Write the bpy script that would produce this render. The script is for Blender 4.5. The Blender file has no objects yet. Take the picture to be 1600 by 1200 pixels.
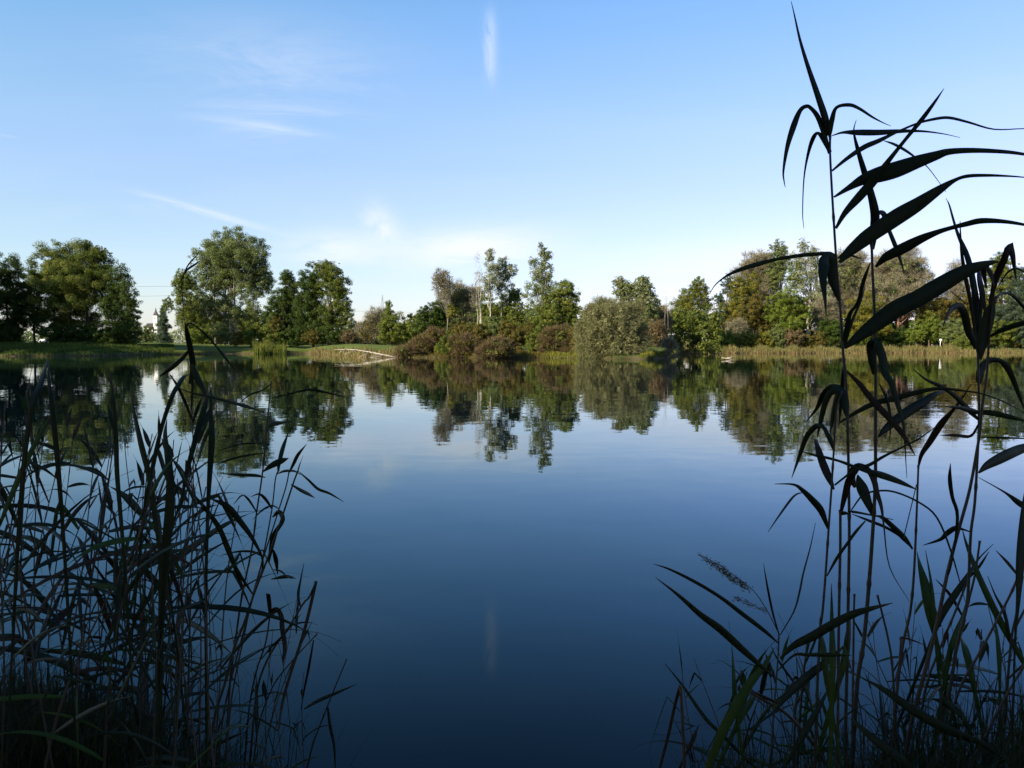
import bpy, math, random
import numpy as np
from mathutils import Vector
random.seed(7); rng = np.random.default_rng(11)
S = bpy.context.scene
R = math.radians
# ---------------- camera ----------------
F, EYE, PITCH = 1244.0, 1.2, R(2.6)          # focal length in photo pixels (1600 wide), eye above the water
cam = bpy.data.cameras.new('camera'); cam.sensor_width = 36; cam.lens = F/1600*36
cam.clip_start = 0.05; cam.clip_end = 9000
co = bpy.data.objects.new('camera', cam); S.collection.objects.link(co); S.camera = co
co.location = (0, 0, EYE); co.rotation_euler = (R(90)-PITCH, 0, 0)
# ---------------- light ----------------
SUN_EL, SUN_AZ = R(27), R(50)                # azimuth: from straight behind the camera towards its left
sv = Vector((-math.sin(SUN_AZ)*math.cos(SUN_EL), -math.cos(SUN_AZ)*math.cos(SUN_EL), math.sin(SUN_EL)))
sun = bpy.data.lights.new('sun', 'SUN'); sun.energy = 5.0; sun.angle = R(0.5); sun.color = (1, .87, .68)
so = bpy.data.objects.new('sun', sun); S.collection.objects.link(so)
so.rotation_euler = (-sv).to_track_quat('-Z', 'Y').to_euler(); so.location = (-20, -20, 40)
S.view_settings.view_transform = 'Standard'; S.view_settings.look = 'None'
S.view_settings.exposure = 0.985; S.view_settings.gamma = 1
S.cycles.max_bounces = 7; S.cycles.transparent_max_bounces = 8
S.cycles.caustics_reflective = False; S.cycles.caustics_refractive = False
# ---------------- sky ----------------
W = bpy.data.worlds.new('World'); S.world = W; W.use_nodes = True
wt = W.node_tree; wt.nodes.clear()
class NT:
    def __init__(s, t): s.t = t
    def n(s, typ, **k):
        x = s.t.nodes.new(typ)
        for a, b in k.items(): setattr(x, a, b)
        return x
    def l(s, a, b): s.t.links.new(a, b)
    def val(s, x, inp):
        if hasattr(x, 'is_linked') or hasattr(x, 'links'): s.l(x, inp)
        else: inp.default_value = x
    def m(s, op, a, b=0.0, c=0.0, clamp=False):
        x = s.n('ShaderNodeMath', operation=op, use_clamp=clamp)
        for v, i in zip((a, b, c), x.inputs): s.val(v, i)
        return x.outputs[0]
    def noise(s, vec, scale, detail=3, rough=.5, dist=0.0):
        x = s.n('ShaderNodeTexNoise'); x.inputs['Scale'].default_value = scale
        x.inputs['Detail'].default_value = detail; x.inputs['Roughness'].default_value = rough
        x.inputs['Distortion'].default_value = dist
        if vec is not None: s.l(vec, x.inputs['Vector'])
        return x
    def mix(s, f, a, b, blend='MIX'):
        x = s.n('ShaderNodeMix', data_type='RGBA', blend_type=blend)
        s.val(f, x.inputs[0])
        for v, i in ((a, x.inputs[6]), (b, x.inputs[7])):
            if isinstance(v, (tuple, list)): i.default_value = (*v[:3], 1)
            else: s.l(v, i)
        return x.outputs[2]
w = NT(wt)
sky = w.n('ShaderNodeTexSky', sky_type='NISHITA', sun_disc=False)
sky.sun_elevation = SUN_EL; sky.sun_rotation = math.pi + SUN_AZ
sky.air_density = 1.0; sky.dust_density = 0.6; sky.ozone_density = 1.6
tc = w.n('ShaderNodeTexCoord'); sx = w.n('ShaderNodeSeparateXYZ'); w.l(tc.outputs['Generated'], sx.inputs[0])
ya = w.m('MAXIMUM', sx.outputs[1], 0.05)
U = w.m('DIVIDE', sx.outputs[0], ya); V = w.m('DIVIDE', sx.outputs[2], ya)
front = w.m('GREATER_THAN', sx.outputs[1], 0.05)
uv = w.n('ShaderNodeCombineXYZ'); w.l(U, uv.inputs[0]); w.l(V, uv.inputs[1])
def uvpx(x, y):
    d = raydir(x, y); return d[0]/d[1], d[2]/d[1]
def raydir(x, y):
    a, b = (x-800)/F, (600-y)/F
    cp, sp = math.cos(PITCH), math.sin(PITCH)
    return (a, cp+b*sp, -sp+b*cp)
def streak(p, q, wid, amt, nscale=(6, 40), fade=2.0, thr=.35):
    """soft cloud streak between two directions of the sky"""
    (u0, v0), (u1, v1) = uvpx(*p), uvpx(*q)
    L = math.hypot(u1-u0, v1-v0); cu, cv = (u0+u1)/2, (v0+v1)/2; cx, sn = (u1-u0)/L, (v1-v0)/L
    du, dv = w.m('SUBTRACT', U, cu), w.m('SUBTRACT', V, cv)
    a = w.m('ADD', w.m('MULTIPLY', du, cx), w.m('MULTIPLY', dv, sn))
    b = w.m('SUBTRACT', w.m('MULTIPLY', dv, cx), w.m('MULTIPLY', du, sn))
    c = w.n('ShaderNodeCombineXYZ'); w.l(w.m('MULTIPLY', a, nscale[0]), c.inputs[0]); w.l(w.m('MULTIPLY', b, nscale[1]), c.inputs[1])
    c.inputs[2].default_value = p[0]*.37
    nz = w.noise(c.outputs[0], 1.6, 8, .68, 1.2).outputs[0]
    b2 = w.m('ADD', b, w.m('MULTIPLY', w.m('SUBTRACT', nz, .5), wid/F*1.8))
    ta = w.m('POWER', w.m('ABSOLUTE', w.m('DIVIDE', a, L/2)), fade)
    tb = w.m('POWER', w.m('DIVIDE', b2, wid/F), 2.0)
    g = w.m('EXPONENT', w.m('MULTIPLY', w.m('ADD', ta, tb), -1.6))
    nn = w.m('MULTIPLY_ADD', nz, 3.2, -thr*3.2-.35, clamp=True)
    return w.m('MULTIPLY', w.m('MULTIPLY', g, nn), amt)
streaks = [
    streak((766, 10), (768, 135), 11, .36, (14, 60), 4, .1),
    streak((205, 298), (445, 365), 6, .40, (9, 60), 3, .12),
    streak((572, 318), (622, 378), 25, .6, (16, 30), 2.2, .12),
    streak((590, 395), (880, 376), 34, .9, (5, 24), 2, .1),
    streak((920, 425), (1560, 380), 40, .8, (3, 18), 2, .1),
    streak((300, 160), (570, 178), 11, .2, (5, 60), 3, .2),
    streak((300, 180), (520, 214), 8, .26, (6, 70), 3, .15),
    streak((330, 195), (470, 200), 30, .18, (5, 30), 2, .2),
    streak((200, 60), (640, 100), 80, .22, (3, 12), 2, .2),
    streak((-40, 205), (70, 222), 3, .4, (8, 70), 3),
    streak((150, 290), (300, 335), 22, .15, (5, 30), 2),
    streak((430, 385), (620, 385), 30, .6, (4, 20), 2, .1)]
cl = streaks[0]
for s_ in streaks[1:]: cl = w.m('ADD', cl, s_)
veil = w.n('ShaderNodeCombineXYZ'); w.l(w.m('MULTIPLY', U, 1.2), veil.inputs[0]); w.l(w.m('MULTIPLY', V, 8.0), veil.inputs[1])
vn = w.noise(veil.outputs[0], 1.3, 5, .6, .5).outputs[0]
vmask = w.m('MULTIPLY', w.m('MULTIPLY_ADD', vn, 2.6, -1.1, clamp=True), w.m('EXPONENT', w.m('MULTIPLY', w.m('ABSOLUTE', V), -7.0)))
cl = w.m('ADD', cl, w.m('MULTIPLY', vmask, .42))
cl = w.m('MINIMUM', w.m('MULTIPLY', cl, front), 1.0)
hor = w.m('SQRT', w.m('ADD', w.m('MULTIPLY', sx.outputs[0], sx.outputs[0]), w.m('MULTIPLY', sx.outputs[1], sx.outputs[1])))
slope = w.m('DIVIDE', sx.outputs[2], w.m('MAXIMUM', hor, .02))
gr = w.n('ShaderNodeValToRGB'); w.l(w.m('DIVIDE', slope, 0.8, clamp=True), gr.inputs[0]); ge = gr.color_ramp.elements
stops = [(0.0,(.76,.74,.92)),(.044,(.84,.78,.97)),(.12,(.90,.84,.98)),(.19,(.97,.89,1.0)),(.243,(1.01,.93,1.10)),(.34,(1.05,1.04,1.16)),(.515,(.90,1.12,1.30)),(.68,(.66,.92,1.15)),(1.0,(.55,.82,1.1))]
while len(ge) < len(stops): ge.new(.5)
for e_, (p_, c_) in zip(ge, stops): e_.position = p_; e_.color = (c_[0]/2, c_[1]/2, c_[2]/2, 1)
skc = w.mix(1.0, w.mix(1.0, sky.outputs[0], gr.outputs[0], 'MULTIPLY'), (2, 2, 2), 'MULTIPLY')
gb = w.n('ShaderNodeCombineXYZ'); gb.inputs[0].default_value = 1; gb.inputs[2].default_value = .99
w.l(w.m('MULTIPLY_ADD', w.m('MINIMUM', w.m('MAXIMUM', sx.outputs[0], -.6), .6), -.15, 1.0), gb.inputs[1])
skc = w.mix(1.0, skc, gb.outputs[0], 'MULTIPLY')
mixed = w.mix(cl, skc, (4.9, 5.1, 5.5))
bg = w.n('ShaderNodeBackground'); bg.inputs['Strength'].default_value = 0.102
w.l(mixed, bg.inputs[0]); wo = w.n('ShaderNodeOutputWorld'); w.l(bg.outputs[0], wo.inputs[0])
# ---------------- helpers ----------------
def P(x, y, D):
    d = raydir(x, y); k = D/d[1]
    return np.array((d[0]*k, D, EYE+d[2]*k))
def lin(*keys):
    xs, ys = zip(*keys); return lambda v: float(np.interp(v, xs, ys))
def shoreY(y):
    d = raydir(800, y); return -EYE/d[2]*d[1]
_wl = [(-900,559),(-300,558),(0,557),(120,556.5),(250,554.5),(330,553),(480,553),(530,555),(570,557.5),(640,558.5),(700,559),
       (880,559.5),(940,561),(1010,561.2),(1046,559.5),(1056,556),(1064,553),(1100,552.4),(1300,552),(1600,551.6),(2500,552)]
_sx = [(x-800)/F for x, y in _wl]; _sd = [shoreY(y) for x, y in _wl]
def farR(th):                                   # radius of the far shore at an angle from straight ahead
    if abs(th) < R(53):
        u = math.tan(th); return float(np.interp(u, _sx, _sd))/math.cos(th) + 1.2*math.sin(th*70) + .7*math.sin(th*173+1)
    e = R(53)*(1 if th > 0 else -1)
    a = farR(e*.999); k = min(1, (abs(th)-R(53))/R(60)); return a*(1-k)+95*k
def nearY(X):
    return 1.75 + .12*math.sin(X*2.1) + .08*math.sin(X*5.3+1) + (.55*math.exp(-((X+1.5)/.55)**2)) + .3*math.exp(-((X-1.6)/.6)**2)
_hm = lin((-1.2,2.6),(-.35,2.5),(-.2,2.2),(-.1,1.3),(.2,1.2),(.3,1.0),(.7,1.1),(1.2,1.6))
def ground(X, Y):
    r = math.hypot(X, Y); th = math.atan2(X, Y)
    sf, sn = r-farR(th), nearY(X)-Y
    if sn > sf:
        if sn < 0: return max(-1.8, sn*.6)
        return .10*min(1, sn/.25)+.12*min(1, sn/2)+.6*min(1, max(0, sn-3)/12)
    if sf < 0: return max(-1.8, sf*.35)
    u = math.tan(max(-1.2, min(1.2, th)))
    return .35*min(1, sf/1.2)+_hm(u)*(1-math.exp(-sf/28))*.9
def link(name, me, mats, parent=None, loc=None):
    o = bpy.data.objects.new(name, me); S.collection.objects.link(o)
    for m_ in (mats if isinstance(mats, (list, tuple)) else [mats]): me.materials.append(m_)
    if parent: o.parent = parent
    return o
def tag(o, label=None, cat=None, group=None, kind=None):
    if label: o['label'] = label
    if cat: o['category'] = cat
    if group: o['group'] = group
    if kind: o['kind'] = kind
    return o
def root(name, loc, label, cat, group=None):
    o = bpy.data.objects.new(name, None); S.collection.objects.link(o); o.location = loc; o.empty_display_size = .1
    return tag(o, label, cat, group)
def npmesh(name, verts, faces, var=None, smooth=False):
    """faces: (n,k) int array of equal-sized polygons"""
    verts = np.asarray(verts, dtype=np.float32); faces = np.asarray(faces, dtype=np.int32)
    me = bpy.data.meshes.new(name); n, k = faces.shape
    me.vertices.add(len(verts)); me.vertices.foreach_set('co', verts.ravel())
    me.loops.add(n*k); me.loops.foreach_set('vertex_index', faces.ravel())
    me.polygons.add(n); me.polygons.foreach_set('loop_start', np.arange(0, n*k, k, dtype=np.int32))
    if smooth: me.polygons.foreach_set('use_smooth', np.ones(n, dtype=bool))
    if var is not None:
        at = me.attributes.new('var', 'FLOAT', 'FACE'); at.data.foreach_set('value', np.asarray(var, dtype=np.float32))
    me.update(calc_edges=True); return me
class Tubes:
    """collects tapered tubes and ribbons (quads) for one mesh"""
    def __init__(s): s.v, s.f, s.n = [], [], 0
    def tube(s, pts, rad, sides=6):
        pts = np.asarray(pts, float); m = len(pts); rad = np.broadcast_to(rad, m) if np.ndim(rad) == 0 else np.asarray(rad)
        t = np.gradient(pts, axis=0); t /= np.linalg.norm(t, axis=1)[:, None]+1e-9
        ref = np.array((0, 1., 0)) if abs(t[m//2][1]) < .9 else np.array((1., 0, 0))
        a = np.cross(t, ref); a /= np.linalg.norm(a, axis=1)[:, None]+1e-9; b = np.cross(t, a)
        an = np.arange(sides)*2*math.pi/sides
        ring = pts[:, None]+rad[:, None, None]*(np.cos(an)[None, :, None]*a[:, None]+np.sin(an)[None, :, None]*b[:, None])
        s.v.append(ring.reshape(-1, 3))
        i = np.arange(m-1)[:, None]*sides; j = np.arange(sides)[None]; k = (j+1) % sides
        q = np.stack([i+j, i+k, i+sides+k, i+sides+j], -1).reshape(-1, 4)+s.n
        s.f.append(q); s.n += m*sides
        c0 = s.n; s.v.append(pts[[0, -1]]); s.n += 2
        e0 = c0-m*sides; last = c0-sides
        cap = [[c0, e0+(x+1) % sides, e0+x, e0+x] for x in range(sides)]+[[c0+1, last+x, last+(x+1) % sides, last+(x+1) % sides] for x in range(sides)]
        s.caps = getattr(s, 'caps', []); s.caps += [c[:3] for c in cap]
    def mesh(s, name, smooth=True):
        v = np.concatenate(s.v); q = np.concatenate(s.f)
        fl = q.tolist()+getattr(s, 'caps', [])
        me = bpy.data.meshes.new(name); me.from_pydata(v.tolist(), [], fl); 
        if smooth: me.polygons.foreach_set('use_smooth', np.ones(len(fl), dtype=bool))
        me.update(); return me
def boxes(name, bl):
    v, f = [], []
    for (x0, x1, y0, y1, z0, z1) in bl:
        n = len(v); v += [(x0,y0,z0),(x1,y0,z0),(x1,y1,z0),(x0,y1,z0),(x0,y0,z1),(x1,y0,z1),(x1,y1,z1),(x0,y1,z1)]
        f += [(n,n+3,n+2,n+1),(n+4,n+5,n+6,n+7),(n,n+1,n+5,n+4),(n+1,n+2,n+6,n+5),(n+2,n+3,n+7,n+6),(n+3,n,n+4,n+7)]
    me = bpy.data.meshes.new(name); me.from_pydata(v, [], f); me.update(); return me
# ---------------- materials ----------------
def newmat(name):
    m_ = bpy.data.materials.new(name); m_.use_nodes = True; t = NT(m_.node_tree)
    return m_, t, m_.node_tree.nodes['Principled BSDF'], m_.node_tree.nodes['Material Output']
def leafmat(name, cols, trans=.42, rough=.6, var_amt=1.0, spec=.12):
    m_, t, b, out = newmat(name)
    at = t.n('ShaderNodeAttribute', attribute_name='var'); rp = t.n('ShaderNodeValToRGB')
    el = rp.color_ramp.elements
    while len(el) < len(cols): el.new(.5)
    for i, c in enumerate(cols): el[i].position = i/(len(cols)-1); el[i].color = (*c, 1)
    t.l(at.outputs['Fac'], rp.inputs[0])
    t.l(rp.outputs[0], b.inputs['Base Color']); b.inputs['Roughness'].default_value = rough
    b.inputs['Specular IOR Level'].default_value = spec
    tr = t.n('ShaderNodeBsdfTranslucent'); t.l(t.mix(.5, rp.outputs[0], (.10, .13, .02), 'MIX'), tr.inputs[0])
    mx = t.n('ShaderNodeMixShader'); mx.inputs[0].default_value = trans
    t.l(b.outputs[0], mx.inputs[1]); t.l(tr.outputs[0], mx.inputs[2]); t.l(mx.outputs[0], out.inputs[0])
    return m_
def solid(name, c, c2=None, scale=4, rough=.8, stretch=(1, 1, 1), spec=.3):
    m_, t, b, out = newmat(name)
    tc_ = t.n('ShaderNodeTexCoord'); mp = t.n('ShaderNodeMapping'); mp.inputs['Scale'].default_value = stretch
    t.l(tc_.outputs['Object'], mp.inputs[0]); nz = t.noise(mp.outputs[0], scale, 5, .6)
    f = t.m('MULTIPLY_ADD', nz.outputs[0], 3.0, -1.0, clamp=True)
    t.l(t.mix(f, c, c2 or tuple(x*.6 for x in c)), b.inputs['Base Color'])
    b.inputs['Roughness'].default_value = rough; b.inputs['Specular IOR Level'].default_value = spec
    return m_
M = {}
M['dark']   = leafmat('dark_and_shaded_green_foliage', [(0.026,0.046,0.011),(0.048,0.081,0.015),(0.087,0.118,0.021)])  # dark leaves, lowered so the colour also holds the left trees' deep shade
M['oak']    = leafmat('olive_green_foliage', [(0.062,0.093,0.016),(0.117,0.150,0.026),(0.215,0.209,0.040)])
M['poplar'] = leafmat('grey_green_foliage', [(0.075,0.106,0.032),(0.141,0.177,0.055),(0.237,0.249,0.089)])
M['bright'] = leafmat('fresh_green_foliage', [(0.072,0.116,0.015),(0.135,0.180,0.025),(0.214,0.226,0.037)])
M['yellow'] = leafmat('yellowing_green_foliage', [(0.082,0.100,0.013),(0.164,0.165,0.025),(0.283,0.218,0.035)])
M['autumn'] = leafmat('yellow_brown_foliage', [(0.063,0.066,0.015),(0.122,0.106,0.023),(0.193,0.133,0.032)])
M['grey']   = leafmat('silver_willow_foliage', [(0.091,0.097,0.037),(0.165,0.162,0.069),(0.251,0.243,0.114)], .2)
M['silver'] = leafmat('silver_poplar_foliage', [(0.092,0.118,0.052),(0.185,0.206,0.104),(0.356,0.355,0.220)], .25)
M['brown']  = leafmat('brown_grey_twigs', [(0.134,0.115,0.070),(0.197,0.173,0.106),(0.259,0.237,0.152)], .15)
M['red']    = leafmat('reddish_brown_foliage', [(0.088,0.056,0.029),(0.132,0.089,0.045),(0.132,0.126,0.045)], .2)
M['blue']   = leafmat('blue_green_foliage', [(0.035,0.060,0.035),(0.070,0.101,0.059),(0.118,0.141,0.082)])
M['bark']   = solid('brown_bark', (.085,.065,.048), (.035,.028,.022), 3, .9, (1, 1, .2))
M['palebark'] = solid('pale_grey_bark', (.34,.30,.24), (.16,.14,.11), 3, .8, (1, 1, .4))
M['redbark'] = solid('red_brown_bark', (.22,.12,.075), (.10,.055,.035), 3, .9, (1, 1, .2))
M['deadwood'] = solid('weathered_white_wood', (.50,.45,.37), (.20,.17,.13), 3.5, .8, (1, 1, 1))
M['birch']  = solid('white_birch_bark', (.72,.66,.56), (.38,.33,.27), 2.5, .7, (1, 1, 1))
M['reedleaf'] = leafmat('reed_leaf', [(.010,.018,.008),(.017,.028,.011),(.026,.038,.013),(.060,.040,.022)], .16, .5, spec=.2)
M['reedgreen'] = leafmat('fresh_reed_leaf', [(.026,.060,.010),(.044,.088,.014),(.066,.105,.022),(.090,.070,.030)], .35, .5, spec=.2)
M['deadleaf'] = leafmat('withered_reed_leaf', [(.034,.022,.015),(.058,.038,.025),(.080,.054,.036)], .15, .6)
M['bankreed'] = leafmat('bank_reed', [(0.323,0.221,0.102),(0.204,0.166,0.064),(0.089,0.115,0.027)], .25)
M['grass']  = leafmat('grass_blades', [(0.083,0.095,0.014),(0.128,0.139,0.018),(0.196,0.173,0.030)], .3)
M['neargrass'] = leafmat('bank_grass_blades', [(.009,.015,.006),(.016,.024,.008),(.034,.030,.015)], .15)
M['stem']   = solid('reed_stem', (.026,.028,.014), (.036,.024,.015), 9, .5, (1, 1, .35), .4)
M['drystem'] = solid('dry_reed_stem', (.070,.046,.029), (.038,.025,.016), 9, .6, (1, 1, .35))
M['plume']  = leafmat('reed_plume', [(.07,.055,.045),(.12,.095,.075),(.17,.14,.11)], .2)
M['plaster'] = solid('white_plaster', (.80,.77,.70), (.70,.67,.60), .3, .9)
M['rooftile'] = solid('dark_roof', (.07,.06,.06), (.04,.035,.035), .5, .7)
M['glassdark'] = solid('dark_opening', (.02,.02,.025), (.01,.01,.012), 1, .4)
M['steel']  = solid('grey_galvanised_steel', (.40,.40,.38), (.28,.28,.27), 2, .6)
M['cable']  = solid('cable', (.10,.10,.10), (.08,.08,.08), 1, .6)
M['white']  = solid('white_paint', (.80,.80,.78), (.66,.66,.64), 3, .6)
# ground material: earth with grass, darker mud at the waterline
m_, t, b, out = newmat('ground')
g_ = t.n('ShaderNodeNewGeometry'); sp_ = t.n('ShaderNodeSeparateXYZ'); t.l(g_.outputs['Position'], sp_.inputs[0])
n1 = t.noise(g_.outputs['Position'], .12, 5, .6).outputs[0]; n2 = t.noise(g_.outputs['Position'], 2.5, 6, .7).outputs[0]
gc = t.mix(t.m('MULTIPLY_ADD', n1, 3.5, -1.2, clamp=True), (.070,.112,.022), (.115,.138,.036))
gc = t.mix(t.m('MULTIPLY_ADD', n2, 1.8, -.75, clamp=True), gc, (.060,.075,.024))
mud = t.m('MULTIPLY_ADD', sp_.outputs[2], -3.2, 1.6, clamp=True)
gc = t.mix(mud, gc, (.085,.066,.036)); t.l(gc, b.inputs['Base Color']); b.inputs['Roughness'].default_value = .95; b.inputs['Specular IOR Level'].default_value = .05
bp = t.n('ShaderNodeBump'); bp.inputs['Distance'].default_value = .05; t.l(n2, bp.inputs['Height']); t.l(bp.outputs[0], b.inputs['Normal'])
M['ground'] = m_
# water: calm surface, slopes given as a normal field so that far ripples stay real slopes
m_, t, b, out = newmat('water')
g_ = t.n('ShaderNodeNewGeometry')
def ripple(scale, amp, sc):
    mp = t.n('ShaderNodeMapping'); mp.inputs['Scale'].default_value = sc; t.l(g_.outputs['Position'], mp.inputs[0])
    nz = t.noise(mp.outputs[0], scale, 3, .55); v1 = t.n('ShaderNodeVectorMath', operation='SUBTRACT')
    t.l(nz.outputs['Color'], v1.inputs[0]); v1.inputs[1].default_value = (.5, .5, .5)
    v2 = t.n('ShaderNodeVectorMath', operation='MULTIPLY'); t.l(v1.outputs[0], v2.inputs[0]); v2.inputs[1].default_value = (amp, amp, 0)
    return v2.outputs[0]
va = t.n('ShaderNodeVectorMath', operation='ADD'); pm = t.n('ShaderNodeMapping'); pm.inputs['Scale'].default_value = (.25, 1, 1); t.l(g_.outputs['Position'], pm.inputs[0]); pn = t.noise(pm.outputs[0], .09, 4, .6).outputs[0]
ps = t.n('ShaderNodeVectorMath', operation='SCALE'); t.l(ripple(3.5, .020, (.6, 1, 1)), ps.inputs[0]); t.l(t.m('MULTIPLY_ADD', pn, 3.4, -.9, clamp=False), ps.inputs['Scale']); t.l(ps.outputs[0], va.inputs[0]); t.l(ripple(.35, .004, (.5, 1, 1)), va.inputs[1])
vb = t.n('ShaderNodeVectorMath', operation='ADD'); t.l(va.outputs[0], vb.inputs[0]); t.l(g_.outputs['Normal'], vb.inputs[1])
vc = t.n('ShaderNodeVectorMath', operation='NORMALIZE'); t.l(vb.outputs[0], vc.inputs[0]); t.l(vc.outputs[0], b.inputs['Normal'])
gl = t.n('ShaderNodeBsdfGlossy'); gl.inputs['Roughness'].default_value = .012; t.l(vc.outputs[0], gl.inputs['Normal'])
df = t.n('ShaderNodeBsdfDiffuse'); df.inputs[0].default_value = (.0010,.0036,.0075,1)
fn = t.n('ShaderNodeFresnel'); fn.inputs['IOR'].default_value = 1.333; t.l(vc.outputs[0], fn.inputs['Normal'])
rp = t.n('ShaderNodeValToRGB'); t.l(fn.outputs[0], rp.inputs[0]); el = rp.color_ramp.elements
wst = [(0,(.30,.42,.42)),(.06,(.42,.56,.57)),(.15,(.45,.72,.86)),(.29,(.52,.79,.91)),(.45,(.80,.93,1)),(.7,(.96,.98,1)),(1,(1,1,1))]
while len(el) < len(wst): el.new(.5)
for e_, (p_, c_) in zip(el, wst): e_.position = p_; e_.color = (*c_, 1)
t.l(rp.outputs[0], gl.inputs[0]); mx = t.n('ShaderNodeMixShader'); t.l(fn.outputs[0], mx.inputs[0])
t.l(df.outputs[0], mx.inputs[1]); t.l(gl.outputs[0], mx.inputs[2]); t.l(mx.outputs[0], out.inputs[0])
M['water'] = m_
# ---------------- ground and lake ----------------
ths = sorted(set(list(np.radians(np.arange(-180, -36, 3.0)))+list(np.radians(np.arange(-36, 36, .3)))+list(np.radians(np.arange(36, 180, 3.0)))))
inner = list(np.arange(.25, 5.01, .25))+[6, 8, 12, 20]
fr = [.4,.7,.9,.97,.985,.995,1.0,1.006,1.012,1.025,1.05,1.1,1.17,1.26,1.4,1.6,2,3,5,10,25,60]
V_, F_ = [], []
for th in ths:
    fR = farR(th)
    for r in inner+[fR*k for k in fr]:
        X, Y = r*math.sin(th), r*math.cos(th); V_.append((X, Y, ground(X, Y)+(.02*math.sin(X*7)*math.sin(Y*6) if r < 6 else 0)))
nr = len(inner)+len(fr); nt = len(ths)
for i in range(nt):
    j = (i+1) % nt
    for k in range(nr-1): F_.append((i*nr+k, i*nr+k+1, j*nr+k+1, j*nr+k))
c = len(V_); V_.append((0, 0, ground(0, 0)))
me = bpy.data.meshes.new('ground'); me.from_pydata(V_, [], F_+[(c, i*nr, ((i+1) % nt)*nr) for i in range(nt)])
me.polygons.foreach_set('use_smooth', np.ones(len(me.polygons), dtype=bool)); me.update()
tag(link('ground', me, M['ground']), 'grassy lake shore and fields around the water', kind='structure')
rings = []; wv, wf = [(0, 1.0, 0)], []
for th in ths: r = farR(th)*1.01; wv.append((r*math.sin(th), r*math.cos(th), 0))
for i in range(nt): wf.append((0, 1+(i+1) % nt, 1+i))
me = bpy.data.meshes.new('lake'); me.from_pydata(wv, [], wf); me.update()
tag(link('lake', me, M['water']), 'calm dark blue lake mirroring sky and trees', kind='structure')
# ---------------- foliage ----------------
def leafquads(c, nrm, size, asp=.62):
    """rhombic leaves: centre, normal, length"""
    n = len(c); a = rng.normal(size=(n, 3)); a -= (a*nrm).sum(1)[:, None]*nrm; a /= np.linalg.norm(a, axis=1)[:, None]+1e-9
    b_ = np.cross(nrm, a); L = size[:, None]*.5
    v = np.stack([c-a*L, c+b_*L*asp+nrm*L*.15, c+a*L, c-b_*L*asp+nrm*L*.15], 1).reshape(-1, 3)
    return v, np.arange(n*4).reshape(-1, 4)
def twigs(c, out, size, wd):
    n = len(c); d = out+rng.normal(size=(n, 3))*.45+np.array((0, 0, .45)); d /= np.linalg.norm(d, axis=1)[:, None]
    s_ = np.cross(d, rng.normal(size=(n, 3))); s_ /= np.linalg.norm(s_, axis=1)[:, None]+1e-9
    L = size[:, None]; v = np.stack([c-s_*wd, c+s_*wd, c+d*L], 1).reshape(-1, 3)
    return v, np.arange(n*3).reshape(-1, 3)
def crown(lobes, leaf, cover, style='leaf', clump=.19, flat=.75, edge=.5, drop=0.0):
    """lobes: (centre xyz, radii xyz). returns verts, faces, var, clump centres"""
    C, N, Sz, Va, cc = [], [], [], [], []
    for (ctr, rad) in lobes:
        ctr, rad = np.array(ctr), np.array(rad); rad = rad*1.0; mr = (rad[0]+rad[2])/2
        n = int(1.9*cover*math.pi*rad[0]*rad[2]/(leaf*leaf*.31)); rc = max(.3, clump*mr)
        K = int(max(7, min(320, 4.6*(mr/rc)**2))); n = max(n, K*4)
        d = rng.normal(size=(K, 3)); d /= np.linalg.norm(d, axis=1)[:, None]; r = rng.random(K)**edge
        r *= rng.uniform(.86, 1.1, K)
        kc = ctr+d*r[:, None]*rad; cc.append(kc); kv = rng.random(K); kr = rc*rng.uniform(.55, 1.25, K)
        wgt = kr**2; idx = rng.choice(K, n, p=wgt/wgt.sum())
        g = rng.normal(size=(n, 3)); g /= np.linalg.norm(g, axis=1)[:, None]; g *= (rng.random(n)**.45)[:, None]
        off = g*kr[idx][:, None]*np.array((1, 1, flat))
        if drop: off[:, 2] -= drop*rng.random(n)
        p = kc[idx]+off; o = off/(np.linalg.norm(off, axis=1)[:, None]+1e-9)
        nr_ = o*.75+(p-ctr)/rad*.35+np.array((0, 0, .25))+rng.normal(size=(n, 3))*.36
        nr_ /= np.linalg.norm(nr_, axis=1)[:, None]
        C.append(p); N.append(nr_); Sz.append(leaf*rng.uniform(.6, 1.35, n)); Va.append(np.clip(kv[idx]*.55+rng.random(n)*.45, 0, 1))
    C, N, Sz, Va = map(np.concatenate, (C, N, Sz, Va))
    keep = C[:, 2] > .1; C, N, Sz, Va = C[keep], N[keep], Sz[keep], Va[keep]
    if style == 'twig': v, f = twigs(C, N, Sz*2.6, leaf*.11)
    else: v, f = leafquads(C, N, Sz)
    return v, f, Va, np.concatenate(cc)
def bez(a, b_, bend, n=6):
    a, b_ = np.array(a, float), np.array(b_, float); t_ = np.linspace(0, 1, n)[:, None]
    m = (a+b_)/2+np.array(bend); return (1-t_)**2*a+2*t_*(1-t_)*m+t_**2*b_
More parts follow.
